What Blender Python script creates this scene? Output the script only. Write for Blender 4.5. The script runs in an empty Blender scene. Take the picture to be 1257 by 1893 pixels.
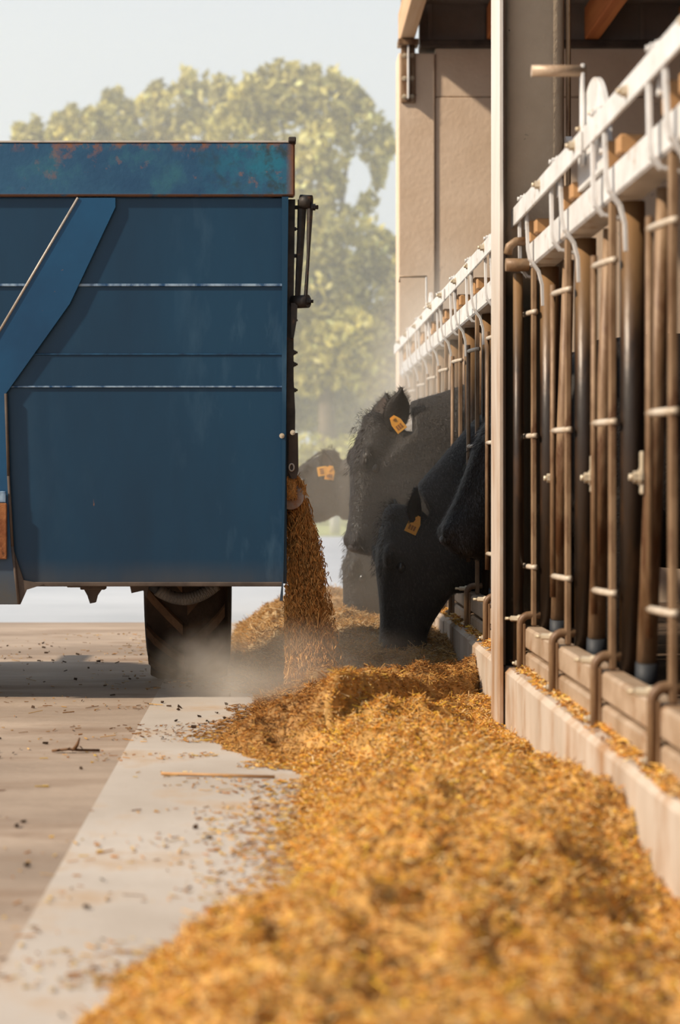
import bpy, math, random
import numpy as np
from mathutils import Vector, Matrix, noise as mnoise

random.seed(7)
RNG = np.random.default_rng(11)
SC = bpy.context.scene
COL = SC.collection
PI = math.pi

# ------------------------------------------------------------------ camera, sky, sun, exposure
FPX = 3681.0                                    # focal length in pixels of the 1257 x 1893 frame
CAM_H = 0.80
cd = bpy.data.cameras.new('camera')
cam = bpy.data.objects.new('camera', cd)
COL.objects.link(cam)
cam.location = (0, 0, CAM_H)
cam.rotation_euler = (PI / 2, 0, 0)
cd.sensor_fit = 'AUTO'
cd.sensor_width = 36.0
cd.lens = 36.0 * FPX / 1893.0
cd.shift_x = (628.5 - 510.0) / 1893.0
cd.shift_y = -(946.5 - 890.0) / 1893.0
cd.clip_end = 500
cd.dof.use_dof = True
cd.dof.focus_distance = 7.7
cd.dof.aperture_fstop = 3.0
SC.camera = cam

world = bpy.data.worlds.new('sky')
SC.world = world
world.use_nodes = True
wn = world.node_tree.nodes
wl = world.node_tree.links
wn.clear()
w_out = wn.new('ShaderNodeOutputWorld')
w_bg = wn.new('ShaderNodeBackground')
w_tc = wn.new('ShaderNodeTexCoord')
w_sep = wn.new('ShaderNodeSeparateXYZ')
w_ramp = wn.new('ShaderNodeValToRGB')
wl.new(w_tc.outputs['Generated'], w_sep.inputs[0])
wl.new(w_sep.outputs['Z'], w_ramp.inputs[0])
w_ramp.color_ramp.elements[0].position = 0.0
w_ramp.color_ramp.elements[0].color = (0.74, 0.77, 0.81, 1)
w_ramp.color_ramp.elements[1].position = 0.9
w_ramp.color_ramp.elements[1].color = (0.50, 0.62, 0.76, 1)
e = w_ramp.color_ramp.elements.new(0.22)
e.color = (0.70, 0.755, 0.815, 1)
wl.new(w_ramp.outputs[0], w_bg.inputs[0])
w_bg.inputs[1].default_value = 1.0
wl.new(w_bg.outputs[0], w_out.inputs[0])

sun_d = bpy.data.lights.new('sun', 'SUN')
sun_d.energy = 5.6
sun_d.angle = math.radians(2.5)
sun_d.color = (1.0, 0.86, 0.68)
sun = bpy.data.objects.new('sun', sun_d)
COL.objects.link(sun)
sun.location = (-20, -6, 16)
sun.rotation_euler = Vector((1.0, 0.38, -0.80)).to_track_quat('-Z', 'Y').to_euler()

SC.view_settings.view_transform = 'Standard'
SC.view_settings.look = 'None'
SC.view_settings.exposure = 0.0
SC.view_settings.gamma = 1.0
SC.view_settings.use_curve_mapping = False
cy = SC.cycles
cy.max_bounces = 6
cy.diffuse_bounces = 3
cy.glossy_bounces = 2
cy.transmission_bounces = 2
cy.transparent_max_bounces = 6
cy.volume_bounces = 4
cy.use_denoising = True
cy.caustics_reflective = False
cy.caustics_refractive = False
cy.sample_clamp_indirect = 4.0

# ------------------------------------------------------------------ helpers
def at(px, py, D):
    """world point seen at a pixel, at distance D"""
    return Vector(((px - 510) * D / FPX, D, CAM_H + (890 - py) * D / FPX))

def s2l(r, g, b):
    f = lambda c: (c / 255 / 12.92) if c / 255 <= 0.04045 else ((c / 255 + 0.055) / 1.055) ** 2.4
    return (f(r), f(g), f(b), 1)

class MB:
    def __init__(self):
        self.v = []; self.f = []; self.sm = []; self.mi = []
    def add(self, vs, fs, smooth=False, mi=0):
        b = len(self.v)
        self.v += [tuple(p) for p in vs]
        for f in fs:
            self.f.append([b + i for i in f]); self.sm.append(smooth); self.mi.append(mi)
    def box(self, lo, hi, ch=0.0, mi=0, M=None):
        x0, y0, z0 = lo; x1, y1, z1 = hi
        if ch <= 0:
            vs = [(x, y, z) for x in (x0, x1) for y in (y0, y1) for z in (z0, z1)]
            fs = [(0, 1, 3, 2), (4, 6, 7, 5), (0, 4, 5, 1), (2, 3, 7, 6), (0, 2, 6, 4), (1, 5, 7, 3)]
        else:
            ch = min(ch, (x1 - x0) * .45, (y1 - y0) * .45, (z1 - z0) * .45)
            vs = []; idx = {}
            for sx in (0, 1):
                for sy in (0, 1):
                    for sz in (0, 1):
                        c = (x1 if sx else x0, y1 if sy else y0, z1 if sz else z0)
                        d = (-ch if sx else ch, -ch if sy else ch, -ch if sz else ch)
                        for a in range(3):
                            p = [c[k] + (0 if k == a else d[k]) for k in range(3)]
                            idx[(sx, sy, sz, a)] = len(vs); vs.append(p)
            g = lambda sx, sy, sz, a: idx[(sx, sy, sz, a)]
            fs = []
            for s in (0, 1):
                fs.append([g(s, 0, 0, 0), g(s, 0, 1, 0), g(s, 1, 1, 0), g(s, 1, 0, 0)][::(-1 if s else 1)])
                fs.append([g(0, s, 0, 1), g(1, s, 0, 1), g(1, s, 1, 1), g(0, s, 1, 1)][::(-1 if s else 1)])
                fs.append([g(0, 0, s, 2), g(0, 1, s, 2), g(1, 1, s, 2), g(1, 0, s, 2)][::(-1 if s else 1)])
            for a in (0, 1):
                for b in (0, 1):
                    fs.append([g(a, b, 0, 0), g(a, b, 1, 0), g(a, b, 1, 1), g(a, b, 0, 1)])
                    fs.append([g(a, 0, b, 0), g(a, 1, b, 0), g(a, 1, b, 2), g(a, 0, b, 2)])
                    fs.append([g(0, a, b, 1), g(1, a, b, 1), g(1, a, b, 2), g(0, a, b, 2)])
            for sx in (0, 1):
                for sy in (0, 1):
                    for sz in (0, 1):
                        fs.append([g(sx, sy, sz, 0), g(sx, sy, sz, 1), g(sx, sy, sz, 2)])
        if M is not None:
            vs = [M @ Vector(p) for p in vs]
        self.add(vs, fs, False, mi)
    def tube(self, pts, r, n=12, cap=True, mi=0, smooth=True, flat=1.0, up=None):
        pts = [Vector(p) for p in pts]
        rs = r if isinstance(r, (list, tuple)) else [r] * len(pts)
        rings = []; prev = None
        for i, p in enumerate(pts):
            t = (pts[min(i + 1, len(pts) - 1)] - pts[max(i - 1, 0)]).normalized()
            if prev is None:
                a = Vector(up) if up else (Vector((0, 0, 1)) if abs(t.z) < .9 else Vector((1, 0, 0)))
                u = (a - t * a.dot(t)).normalized()
            else:
                u = (prev - t * prev.dot(t)).normalized()
            prev = u; w = t.cross(u)
            rings.append([p + (u * math.cos(k * 2 * PI / n) * flat + w * math.sin(k * 2 * PI / n)) * rs[i] for k in range(n)])
        self.rings(rings, cap, mi, smooth)
    def rings(self, rings, cap=True, mi=0, smooth=True, closed=False):
        n = len(rings[0]); vs = [p for R in rings for p in R]; fs = []
        m = len(rings)
        for i in range(m if closed else m - 1):
            j = (i + 1) % m
            for k in range(n):
                fs.append((i * n + k, i * n + (k + 1) % n, j * n + (k + 1) % n, j * n + k))
        self.add(vs, fs, smooth, mi)
        if cap and not closed:
            b = len(self.v) - len(vs)
            self.f.append([b + k for k in range(n)][::-1]); self.sm.append(False); self.mi.append(mi)
            self.f.append([b + (m - 1) * n + k for k in range(n)]); self.sm.append(False); self.mi.append(mi)
    def ellipsoid(self, c, r, M=None, n=14, m=9, mi=0):
        c = Vector(c); vs = [];
        for i in range(m + 1):
            th = PI * i / m
            for k in range(n):
                ph = 2 * PI * k / n
                p = Vector((r[0] * math.sin(th) * math.cos(ph), r[1] * math.sin(th) * math.sin(ph), r[2] * math.cos(th)))
                if M is not None: p = M @ p
                vs.append(c + p)
        fs = []
        for i in range(m):
            for k in range(n):
                fs.append((i * n + k, (i + 1) * n + k, (i + 1) * n + (k + 1) % n, i * n + (k + 1) % n))
        self.add(vs, fs, True, mi)
    def prism(self, poly, y0, y1, mi=0):
        """polygon of (x, z) extruded along y"""
        n = len(poly)
        vs = [(x, y0, z) for x, z in poly] + [(x, y1, z) for x, z in poly]
        fs = [list(range(n)), list(range(n, 2 * n))[::-1]]
        for k in range(n):
            fs.append([k, n + k, n + (k + 1) % n, (k + 1) % n])
        self.add(vs, fs, False, mi)
    def sweep(self, path, w, t, mi=0):
        """flat strap along a path in the x-z plane, width w along y, thickness t"""
        rings = []
        ws = w if isinstance(w, (list, tuple)) else [w] * len(path)
        for i, (x, z) in enumerate(path):
            a = path[max(i - 1, 0)]; b = path[min(i + 1, len(path) - 1)]
            d = Vector((b[0] - a[0], b[1] - a[1])).normalized(); nx, nz = -d.y, d.x
            h = ws[i] / 2
            rings.append([Vector((x + nx * t / 2, -h, z + nz * t / 2)), Vector((x + nx * t / 2, h, z + nz * t / 2)),
                          Vector((x - nx * t / 2, h, z - nz * t / 2)), Vector((x - nx * t / 2, -h, z - nz * t / 2))])
        self.rings(rings, True, mi, False)
    def bolt(self, p, axis, r=0.012, h=0.012, mi=0):
        p = Vector(p); a = Vector(axis).normalized()
        self.tube([p, p + a * h], r, 6, True, mi, False)
        self.tube([p - a * h * .25, p + a * h * .18], r * 1.45, 10, True, mi, False)
        self.tube([p + a * h, p + a * h * 1.6], r * .55, 8, True, mi, True)
    def mesh(self, name, mats):
        me = bpy.data.meshes.new(name)
        me.from_pydata(self.v, [], self.f)
        for m in (mats if isinstance(mats, (list, tuple)) else [mats]):
            me.materials.append(m)
        me.polygons.foreach_set('use_smooth', self.sm)
        if any(self.mi): me.polygons.foreach_set('material_index', self.mi)
        import bmesh
        bm = bmesh.new(); bm.from_mesh(me)
        bmesh.ops.recalc_face_normals(bm, faces=bm.faces)
        bm.to_mesh(me); bm.free()
        me.update()
        return me
    def build(self, name, mats, parent=None, loc=None, label=None):
        o = bpy.data.objects.new(name, self.mesh(name, mats))
        COL.objects.link(o)
        if parent is not None: set_parent(o, parent)
        if loc is not None: o.location = loc
        if label: o['label'] = label
        return o

def superring(c, U, Wv, n=20, p=2.5, fb=None):
    """ring around c: U is the lateral half axis, Wv maps +1/-1 to front and back offsets"""
    out = []
    for k in range(n):
        a = 2 * PI * k / n; ca, sa = math.cos(a), math.sin(a)
        x = math.copysign(abs(ca) ** (2 / p), ca); y = math.copysign(abs(sa) ** (2 / p), sa)
        out.append(c + U * x + Wv * y)
    return out
def world_loc(o):
    p = Vector(o.location)
    q = o.parent
    while q is not None:
        p = p + Vector(q.location); q = q.parent
    return p
def set_parent(o, parent):
    """parent without moving: every parent here is only translated"""
    o.parent = parent
    o.matrix_parent_inverse = Matrix.Translation(-true_loc(parent))
def true_loc(o):
    if o.parent is None: return Vector(o.location)
    return (true_loc(o.parent) + o.matrix_parent_inverse.to_translation()) + Vector(o.location)
def link_copy(o, parent, dloc):
    c = o.copy(); COL.objects.link(c); set_parent(c, parent)
    c.location = Vector(o.location) + Vector(dloc)
    return c
def empty(name, loc, label, cat, group=None):
    o = bpy.data.objects.new(name, None); o.location = loc; COL.objects.link(o)
    o.empty_display_size = .1
    return tag(o, label, cat, group)
def tag(o, label, cat=None, group=None, kind=None):
    if label: o['label'] = label
    if cat: o['category'] = cat
    if group: o['group'] = group
    if kind: o['kind'] = kind
    return o

# ------------------------------------------------------------------ materials
def pmat(name, c1, c2, scale=4.0, rough=.6, metal=0.0, bump=.15, bscale=40.0, stains=(), stretch=(1, 1, 1),
         attr=None, spec=.4, lo=.35, hi=.65, rough2=None, translucent=0, sheen=0):
    m = bpy.data.materials.new(name); m.use_nodes = True
    nt = m.node_tree; N = nt.nodes; L = nt.links
    b = N['Principled BSDF']
    tc = N.new('ShaderNodeTexCoord'); mp = N.new('ShaderNodeMapping')
    mp.inputs['Scale'].default_value = stretch
    L.new(tc.outputs['Object'], mp.inputs[0])
    def noise(sc, det=5.0, ro=.6):
        n = N.new('ShaderNodeTexNoise'); n.inputs['Scale'].default_value = sc
        n.inputs['Detail'].default_value = det; n.inputs['Roughness'].default_value = ro
        L.new(mp.outputs[0], n.inputs['Vector']); return n.outputs['Fac']
    def ramp(fac, a, c):
        r = N.new('ShaderNodeMapRange'); r.inputs['From Min'].default_value = a; r.inputs['From Max'].default_value = c
        L.new(fac, r.inputs['Value']); return r.outputs[0]
    def mix(fac, A, B):
        x = N.new('ShaderNodeMix'); x.data_type = 'RGBA'
        L.new(fac, x.inputs[0])
        for s, i in ((A, 6), (B, 7)):
            if isinstance(s, tuple): x.inputs[i].default_value = s
            else: L.new(s, x.inputs[i])
        return x.outputs[2]
    if attr:
        a = N.new('ShaderNodeAttribute'); a.attribute_name = attr
        col = a.outputs['Color']
    else:
        col = mix(ramp(noise(scale), lo, hi), c1, c2)
    for st in stains:
        sc, a, c = st['scale'], st['lo'], st['hi']
        f = ramp(noise(sc, 6.0, .65), a, c)
        if 'axis' in st:                       # colour kept to a band of the thing, such as mud splash
            sp = N.new('ShaderNodeSeparateXYZ'); L.new(tc.outputs['Object'], sp.inputs[0])
            g = ramp(sp.outputs[st['axis']], st['from'], st['to'])
            mu = N.new('ShaderNodeMath'); mu.operation = 'MULTIPLY'; mu.use_clamp = True
            L.new(f, mu.inputs[0]); L.new(g, mu.inputs[1]); f = mu.outputs[0]
        col = mix(f, col, st['col'])
    L.new(col, b.inputs['Base Color'])
    b.inputs['Metallic'].default_value = metal
    b.inputs['Specular IOR Level'].default_value = spec
    if rough2 is not None:
        r = N.new('ShaderNodeMapRange'); r.inputs['To Min'].default_value = rough; r.inputs['To Max'].default_value = rough2
        L.new(noise(scale * 3), r.inputs['Value']); L.new(r.outputs[0], b.inputs['Roughness'])
    else:
        b.inputs['Roughness'].default_value = rough
    if bump:
        bp = N.new('ShaderNodeBump'); bp.inputs['Strength'].default_value = bump; bp.inputs['Distance'].default_value = .01
        L.new(noise(bscale, 4.0), bp.inputs['Height']); L.new(bp.outputs[0], b.inputs['Normal'])
    if sheen:
        b.inputs['Sheen Weight'].default_value = sheen; b.inputs['Sheen Roughness'].default_value = .4
    if translucent:
        tr = N.new('ShaderNodeBsdfTranslucent'); L.new(col, tr.inputs[0])
        ms = N.new('ShaderNodeMixShader'); ms.inputs[0].default_value = translucent
        L.new(b.outputs[0], ms.inputs[1]); L.new(tr.outputs[0], ms.inputs[2])
        L.new(ms.outputs[0], N['Material Output'].inputs['Surface'])
    return m

MAT = {}
MAT['slab'] = pmat('pale smooth concrete', s2l(176, 164, 152), s2l(194, 184, 174), 1.6, .75, 0, .12, 60,
                   stains=[dict(scale=3.2, lo=.52, hi=.75, col=s2l(176, 144, 108)), dict(scale=26, lo=.66, hi=.72, col=s2l(150, 112, 70))])
MAT['yard'] = pmat('rough brown concrete', s2l(144, 126, 110), s2l(178, 158, 140), 1.3, .85, 0, .5, 35, stretch=(.55, 1.6, 1),
                   stains=[dict(scale=2.2, lo=.5, hi=.72, col=s2l(134, 110, 90)), dict(scale=22, lo=.66, hi=.72, col=s2l(168, 122, 70))])
MAT['apron'] = pmat('pale yard concrete', s2l(168, 172, 178), s2l(184, 187, 192), .5, .8, 0, .1, 20)
MAT['concrete'] = pmat('cast concrete', s2l(212, 186, 160), s2l(226, 202, 178), 2.0, .85, 0, .25, 30,
                       stains=[dict(scale=14, lo=.66, hi=.74, col=s2l(104, 88, 76))], spec=.2)
MAT['kerb'] = pmat('kerb concrete', s2l(168, 150, 132), s2l(196, 180, 164), 3.0, .85, 0, .3, 40, stretch=(1, 1, .35),
                   stains=[dict(scale=5, lo=.5, hi=.72, col=s2l(150, 108, 66))], spec=.2)
MAT['gsteel'] = pmat('galvanised steel', s2l(206, 202, 198), s2l(228, 226, 224), 9, .45, .1, .05, 60, spec=.5,
                     stains=[dict(scale=12, lo=.58, hi=.75, col=s2l(160, 128, 92))])
MAT['dirtsteel'] = pmat('dirty galvanised steel', s2l(108, 80, 54), s2l(160, 132, 102), 12, .5, .1, .12, 70, stretch=(1, 1, .25),
                        stains=[dict(scale=16, lo=.5, hi=.64, col=s2l(84, 52, 28))])
MAT['rung'] = pmat('worn rung steel', s2l(178, 160, 138), s2l(206, 194, 178), 12, .45, .1, .05, 60)
MAT['railsteel'] = pmat('dusty rail steel', s2l(156, 130, 104), s2l(186, 162, 138), 8, .45, .1, .08, 60, stains=[dict(scale=9, lo=.55, hi=.72, col=s2l(140, 98, 60))])
MAT['rubbed'] = pmat('greasy rubbed steel tube', s2l(28, 21, 16), s2l(52, 38, 27), 7, .3, .1, .1, 60, stretch=(1, 1, .3), rough2=.5,
                     stains=[dict(scale=9, lo=.5, hi=.7, col=s2l(84, 57, 34)),
                             dict(scale=5, lo=.2, hi=.5, axis=2, **{'from': 1.15, 'to': 1.45}, col=s2l(140, 108, 74))])
MAT['colsteel'] = pmat('grey painted column steel', s2l(140, 120, 102), s2l(162, 142, 122), 5, .6, .1, .15, 60,
                       stains=[dict(scale=20, lo=.68, hi=.73, col=s2l(60, 48, 40))])
MAT['pillar'] = pmat('pitted pillar concrete', s2l(206, 184, 156), s2l(224, 202, 174), 3, .85, 0, .35, 30, stains=[dict(scale=16, lo=.68, hi=.73, col=s2l(70, 56, 44)), dict(scale=4, lo=.1, hi=.4, axis=2, **{'from': 1.62, 'to': 1.4}, col=s2l(84, 80, 70))], spec=.2)  # second tone darkens the pillar towards its foot
MAT['flange'] = pmat('column flange steel', s2l(206, 196, 184), s2l(224, 216, 208), 4, .5, .1, .1, 50, stretch=(1, 1, .3),
                     stains=[dict(scale=5, lo=.25, hi=.6, axis=2, **{'from': 1.7, 'to': .9}, col=s2l(166, 130, 98))])
MAT['rollersteel'] = pmat('dusty roller steel', s2l(120, 112, 104), s2l(176, 170, 166), 14, .5, .1, .1, 60, stains=[dict(scale=9, lo=.45, hi=.6, col=s2l(150, 100, 58))])
MAT['brass'] = pmat('zinc bolt steel', s2l(186, 168, 140), s2l(210, 196, 174), 20, .4, .3, .05, 60)
MAT['block'] = pmat('tan lock block', s2l(168, 124, 80), s2l(188, 146, 100), 8, .6, 0, .05, 40)
MAT['rubber'] = pmat('black rubber', s2l(30, 32, 36), s2l(44, 46, 50), 12, .6, 0, .1, 60)
MAT['tyre'] = pmat('dusty tyre rubber', s2l(34, 26, 20), s2l(58, 45, 35), 6, .8, 0, .3, 50, spec=.2,
                   stains=[dict(scale=5, lo=.5, hi=.75, col=s2l(96, 72, 50))])
MAT['lug'] = pmat('dusty tread rubber', s2l(74, 56, 42), s2l(104, 80, 60), 9, .85, 0, .3, 60, spec=.15)
MAT['hosewrap'] = pmat('grey hose wrap', s2l(62, 58, 55), s2l(92, 86, 80), 14, .55, 0, .1, 60)
MAT['blue'] = pmat('worn blue paint', s2l(3, 42, 66), s2l(7, 55, 82), 1.6, .42, 0, .05, 30, spec=.4, stretch=(1, 1, .3),
                   stains=[dict(scale=7, lo=.54, hi=.82, axis=0, **{'from': -.45, 'to': -.1}, col=s2l(62, 92, 114)),dict(scale=30, lo=.73, hi=.76, col=s2l(150, 96, 52)),
                           dict(scale=2.6, lo=.58, hi=1.1, col=s2l(44, 72, 92)),
                           dict(scale=2.0, lo=.2, hi=.6, axis=2, **{'from': .52, 'to': .41}, col=s2l(74, 70, 66))])
MAT['bluestrut'] = pmat('blue strut paint', s2l(7, 58, 92), s2l(13, 73, 110), 2.0, .42, 0, .05, 30, spec=.4,
                        stains=[dict(scale=28, lo=.7, hi=.74, col=s2l(130, 96, 66)),
                                dict(scale=2.0, lo=.2, hi=.6, axis=2, **{'from': .62, 'to': .38}, col=s2l(78, 74, 68))])
MAT['bluerail'] = pmat('chipped blue rail paint', s2l(24, 66, 100), s2l(40, 86, 116), 3.0, .5, 0, .12, 40, spec=.4,
                       stains=[dict(scale=6, lo=.52, hi=.7, col=s2l(44, 96, 112)), dict(scale=11, lo=.42, hi=.6, axis=0, **{'from': -.3, 'to': -.1}, col=s2l(28, 104, 128)), dict(scale=13, lo=.5, hi=.62, axis=0, **{'from': -.45, 'to': .0}, col=s2l(40, 62, 70)), dict(scale=14, lo=.3, hi=.45, axis=2, **{'from': 1.838, 'to': 1.833}, col=s2l(110, 76, 54)),
                               dict(scale=8, lo=.57, hi=.66, axis=0, **{'from': -1.4, 'to': .1}, col=s2l(146, 94, 58)),
                               dict(scale=5, lo=.2, hi=.4, axis=0, **{'from': .035, 'to': .06}, col=s2l(112, 74, 52)),
                               dict(scale=16, lo=.5, hi=.62, axis=2, **{'from': 1.985, 'to': 2.02}, col=s2l(130, 84, 54))])
MAT['seam'] = pmat('scraped weld seam', s2l(24, 66, 104), s2l(140, 162, 182), 26, .5, 0, .1, 60, stretch=(1, 1, .4), lo=.40, hi=.60)
MAT['seamdark'] = pmat('painted weld seam', s2l(14, 44, 70), s2l(30, 76, 108), 22, .5, 0, .1, 60)
MAT['edge'] = pmat('worn and sunlit edge', s2l(150, 140, 130), s2l(188, 178, 166), 14, .5, .2, .1, 60, lo=.3, hi=.5)  # bare metal wear; also paints sunlight along the strut edge
MAT['rust'] = pmat('rusty plate', s2l(112, 60, 32), s2l(150, 96, 56), 14, .8, .1, .3, 50,
                   stains=[dict(scale=22, lo=.55, hi=.65, col=s2l(66, 38, 24))])
MAT['darkmetal'] = pmat('dark greasy metal', s2l(38, 34, 32), s2l(66, 58, 52), 14, .55, .3, .15, 60,
                        stains=[dict(scale=18, lo=.6, hi=.72, col=s2l(122, 84, 58))])
MAT['chassis'] = pmat('dusty chassis steel', s2l(66, 56, 50), s2l(92, 78, 68), 8, .8, .1, .15, 40)
MAT['wood'] = pmat('orange timber', s2l(176, 100, 52), s2l(196, 122, 68), 3, .7, 0, .15, 60, stretch=(6, .25, 6),
                   stains=[dict(scale=7, lo=.6, hi=.72, col=s2l(138, 74, 36))])
MAT['litwood'] = pmat('daylit eave timber', s2l(190, 150, 112), s2l(208, 176, 142), 3, .75, 0, .15, 60, stretch=(6, .25, 6))  # daylight on the beam's outer face is put into this paler colour
MAT['cladding'] = pmat('dark cladding', s2l(128, 116, 108), s2l(146, 134, 124), 3, .8, 0, .1, 30)
MAT['barnfloor'] = pmat('dung stained floor', s2l(66, 50, 38), s2l(92, 72, 54), 2, .8, 0, .3, 20)
MAT['coat'] = pmat('black cattle coat', s2l(20, 15, 12), s2l(32, 25, 20), 6, .62, 0, .5, 60, stretch=(1, 1, 1.6), spec=.28)
MAT['hair'] = pmat('black cattle hair', s2l(30, 24, 20), s2l(52, 42, 36), 8, .5, 0, 0, spec=.4)
MAT['coathair'] = pmat('brown black coat hair', s2l(30, 23, 18), s2l(54, 44, 36), 14, .5, 0, 0, spec=.45)
MAT['earinner'] = pmat('brown ear hair', s2l(40, 30, 25), s2l(62, 46, 38), 20, .8, 0, .2, 80)
MAT['nose'] = pmat('moist nose skin', s2l(24, 18, 16), s2l(40, 30, 26), 30, .5, 0, .3, 120, spec=.35)
MAT['eye'] = pmat('dark wet eye', s2l(8, 6, 5), s2l(14, 10, 8), 5, .25, 0, 0, spec=.5)
MAT['tag'] = pmat('yellow ear tag', s2l(222, 150, 44), s2l(236, 172, 66), 10, .5, 0, .05, 40)
MAT['taghole'] = pmat('tag print', s2l(150, 92, 24), s2l(160, 100, 30), 10, .5, 0, 0)
MAT['hoof'] = pmat('hoof horn', s2l(48, 40, 34), s2l(66, 56, 46), 10, .6, 0, .1, 40)
MAT['feed'] = pmat('chopped feed', (0, 0, 0, 1), (0, 0, 0, 1), rough=.8, bump=.0, attr='tint', spec=.15, translucent=.15)
MAT['feedbase'] = pmat('feed bed', s2l(150, 92, 36), s2l(206, 144, 66), 45, .9, 0, .8, 90, spec=.1,
                       stains=[dict(scale=9, lo=.5, hi=.7, col=s2l(138, 88, 40))])
MAT['leaf'] = pmat('olive leaf', (0, 0, 0, 1), (0, 0, 0, 1), rough=.6, bump=0, attr='tint', spec=.2, translucent=.35)
MAT['bark'] = pmat('grey bark', s2l(96, 84, 70), s2l(128, 112, 94), 6, .9, 0, .4, 12)
MAT['grass'] = pmat('yellow green grass', s2l(150, 158, 92), s2l(186, 184, 124), 1.2, .9, 0, .4, 6)
MAT['whitepost'] = pmat('white post paint', s2l(214, 208, 204), s2l(228, 224, 220), 5, .6, 0, .05, 20)
MAT['twig'] = pmat('dead twig', s2l(84, 56, 34), s2l(116, 82, 52), 20, .8, 0, .2, 60)

# ------------------------------------------------------------------ ground and barn shell (the setting)
def slab(name, x0, x1, y0, y1, z0, z1, m, label):
    b = MB(); b.box((x0, y0, z0), (x1, y1, z1))
    o = b.build(name, m); tag(o, label, kind='structure'); return o
slab('feed_alley_floor', -.45, .735, -3, 11.3, -.2, 0.0, MAT['slab'], 'pale smooth concrete feed alley floor beside the kerb')
slab('yard_floor', -14, -.45, -3, 11.3, -.2, 0.0, MAT['yard'], 'rough brown concrete yard floor left of the seam')
slab('apron_floor', -30, 14, 11.3, 29, -.2, 0.0, MAT['apron'], 'pale concrete apron beyond the feed wagon')
slab('grass_field', -60, 60, 29.003, 120, -.2, .02, MAT['grass'], 'yellow green grass field beyond the concrete apron')
slab('barn_floor', 1.0, 9, -3, 11.3, -.2, -.001, MAT['barnfloor'], 'dung stained barn floor behind the feed fences')
slab('barn_floor', 1.0, 9, 11.301, 13.1, -.003, .004, MAT['barnfloor'], 'dung stained barn floor at the far gable')

# kerb, one block after another
kerb = bpy.data.objects.new('feed_kerb', None); COL.objects.link(kerb); kerb.location = (.86, 6, 0)
tag(kerb, 'low concrete kerb under the feed fences', kind='structure')
cuts = [-1.0, .6, 2.1, 3.62, 5.15, 6.45, 7.6, 8.7, 9.7, 10.9, 12.0, 12.9]
for i in range(len(cuts) - 1):
    a, b_ = cuts[i] + .004, cuts[i + 1] - .004
    dx = random.uniform(-.006, .006) if i > 5 else random.uniform(-.002, .002)
    b = MB(); b.box((.735 + dx, a, -.05), (1.0, b_, .205 + random.uniform(-.006, .006)), .014)
    b.build('kerb_block', MAT['kerb'], kerb)

# far gable wall with its corner column
GD = 13.12
b = MB()
b.box((1.052, GD, 0), (9, GD + .16, 3.33), .004)
b.box((1.052, GD + .004, 3.336), (9, GD + .16, 3.655), .004)
o = b.build('wall_far', MAT['concrete']); tag(o, 'concrete panel wall of the far barn gable', kind='structure')
b = MB(); b.box((.805, 13.105, 0), (1.048, 13.36, 3.62), .008)
o = b.build('corner_column', MAT['concrete']); tag(o, 'square concrete column at the far corner of the barn', kind='structure')
b = MB()
b.box((.95, GD - .05, 3.655), (9, GD + .16, 3.70), .004)
o = b.build('trim_1', MAT['chassis']); tag(o, 'steel wall plate along the top of the gable', kind='structure')
b = MB(); b.box((.95, GD + .03, 3.70), (9, GD + .12, 4.6))
for k in range(22):
    b.box((1.0 + k * .35, GD + .015, 3.705), (1.03 + k * .35, GD + .03, 4.6))
o = b.build('wall_gable_top', MAT['cladding']); tag(o, 'dark cladding above the gable wall', kind='structure')
b = MB(); b.box((.83, -3, 3.95), (9, 13.25, 4.0))
for k in range(14):
    b.box((.83, -2.6 + k * 1.1, 3.92), (9, -2.52 + k * 1.1, 3.95))
o = b.build('ceiling', MAT['cladding']); tag(o, 'dark underside of the barn roof', kind='structure')
b = MB(); b.box((9, -3, 0), (9.15, 13.3, 4.0), .01)
o = b.build('wall_right', MAT['cladding']); tag(o, 'dark far side wall of the barn', kind='structure')
b = MB(); b.box((2.5, -3.1, 0), (9, -2.95, 4.0), .01)
o = b.build('wall_near', MAT['cladding']); tag(o, 'dark near end wall of the barn', kind='structure')
# roof timbers, each one a beam
xs = [.816, 1.386, 2.03, 2.65, 3.27, 3.89, 4.51, 5.13, 5.75, 6.4, 7.0, 7.6, 8.2]
lab = ['pale eave beam on the corner column bracket', 'orange roof beam left of the concrete pillar', 'orange roof beam right of the concrete pillar']
for i, x in enumerate(xs):
    b = MB(); b.box((x, -2.9, 3.705), (x + .095, 13.1 if i else 13.28, 3.92), .005)
    o = b.build('roof_beam', MAT['litwood'] if i == 0 else MAT['wood'])
    tag(o, lab[i] if i < 3 else 'orange roof beam deeper inside the barn', 'beam', 'timber roof beams')
# bracket on the corner column
br = empty('beam_bracket', (.87, 13.09, 3.3), 'steel T bracket bolted to the top of the corner column', 'bracket')
b = MB(); b.box((.822, 13.088, 3.29), (.915, 13.104, 3.66), .003); b.build('back_plate', MAT['dirtsteel'], br)
b = MB(); b.box((.862, 13.04, 3.31), (.874, 13.09, 3.66), .002); b.build('web_plate', MAT['gsteel'], br)
b = MB(); b.box((.80, 13.03, 3.66), (.935, 13.16, 3.70), .004); b.build('seat_plate', MAT['dirtsteel'], br)
for x in (.842, .895):
    for z in (3.33, 3.45, 3.6):
        b = MB(); b.bolt((x, 13.088, z), (0, -1, 0), .011, .012); b.build('bolt', MAT['brass'], br)

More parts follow.
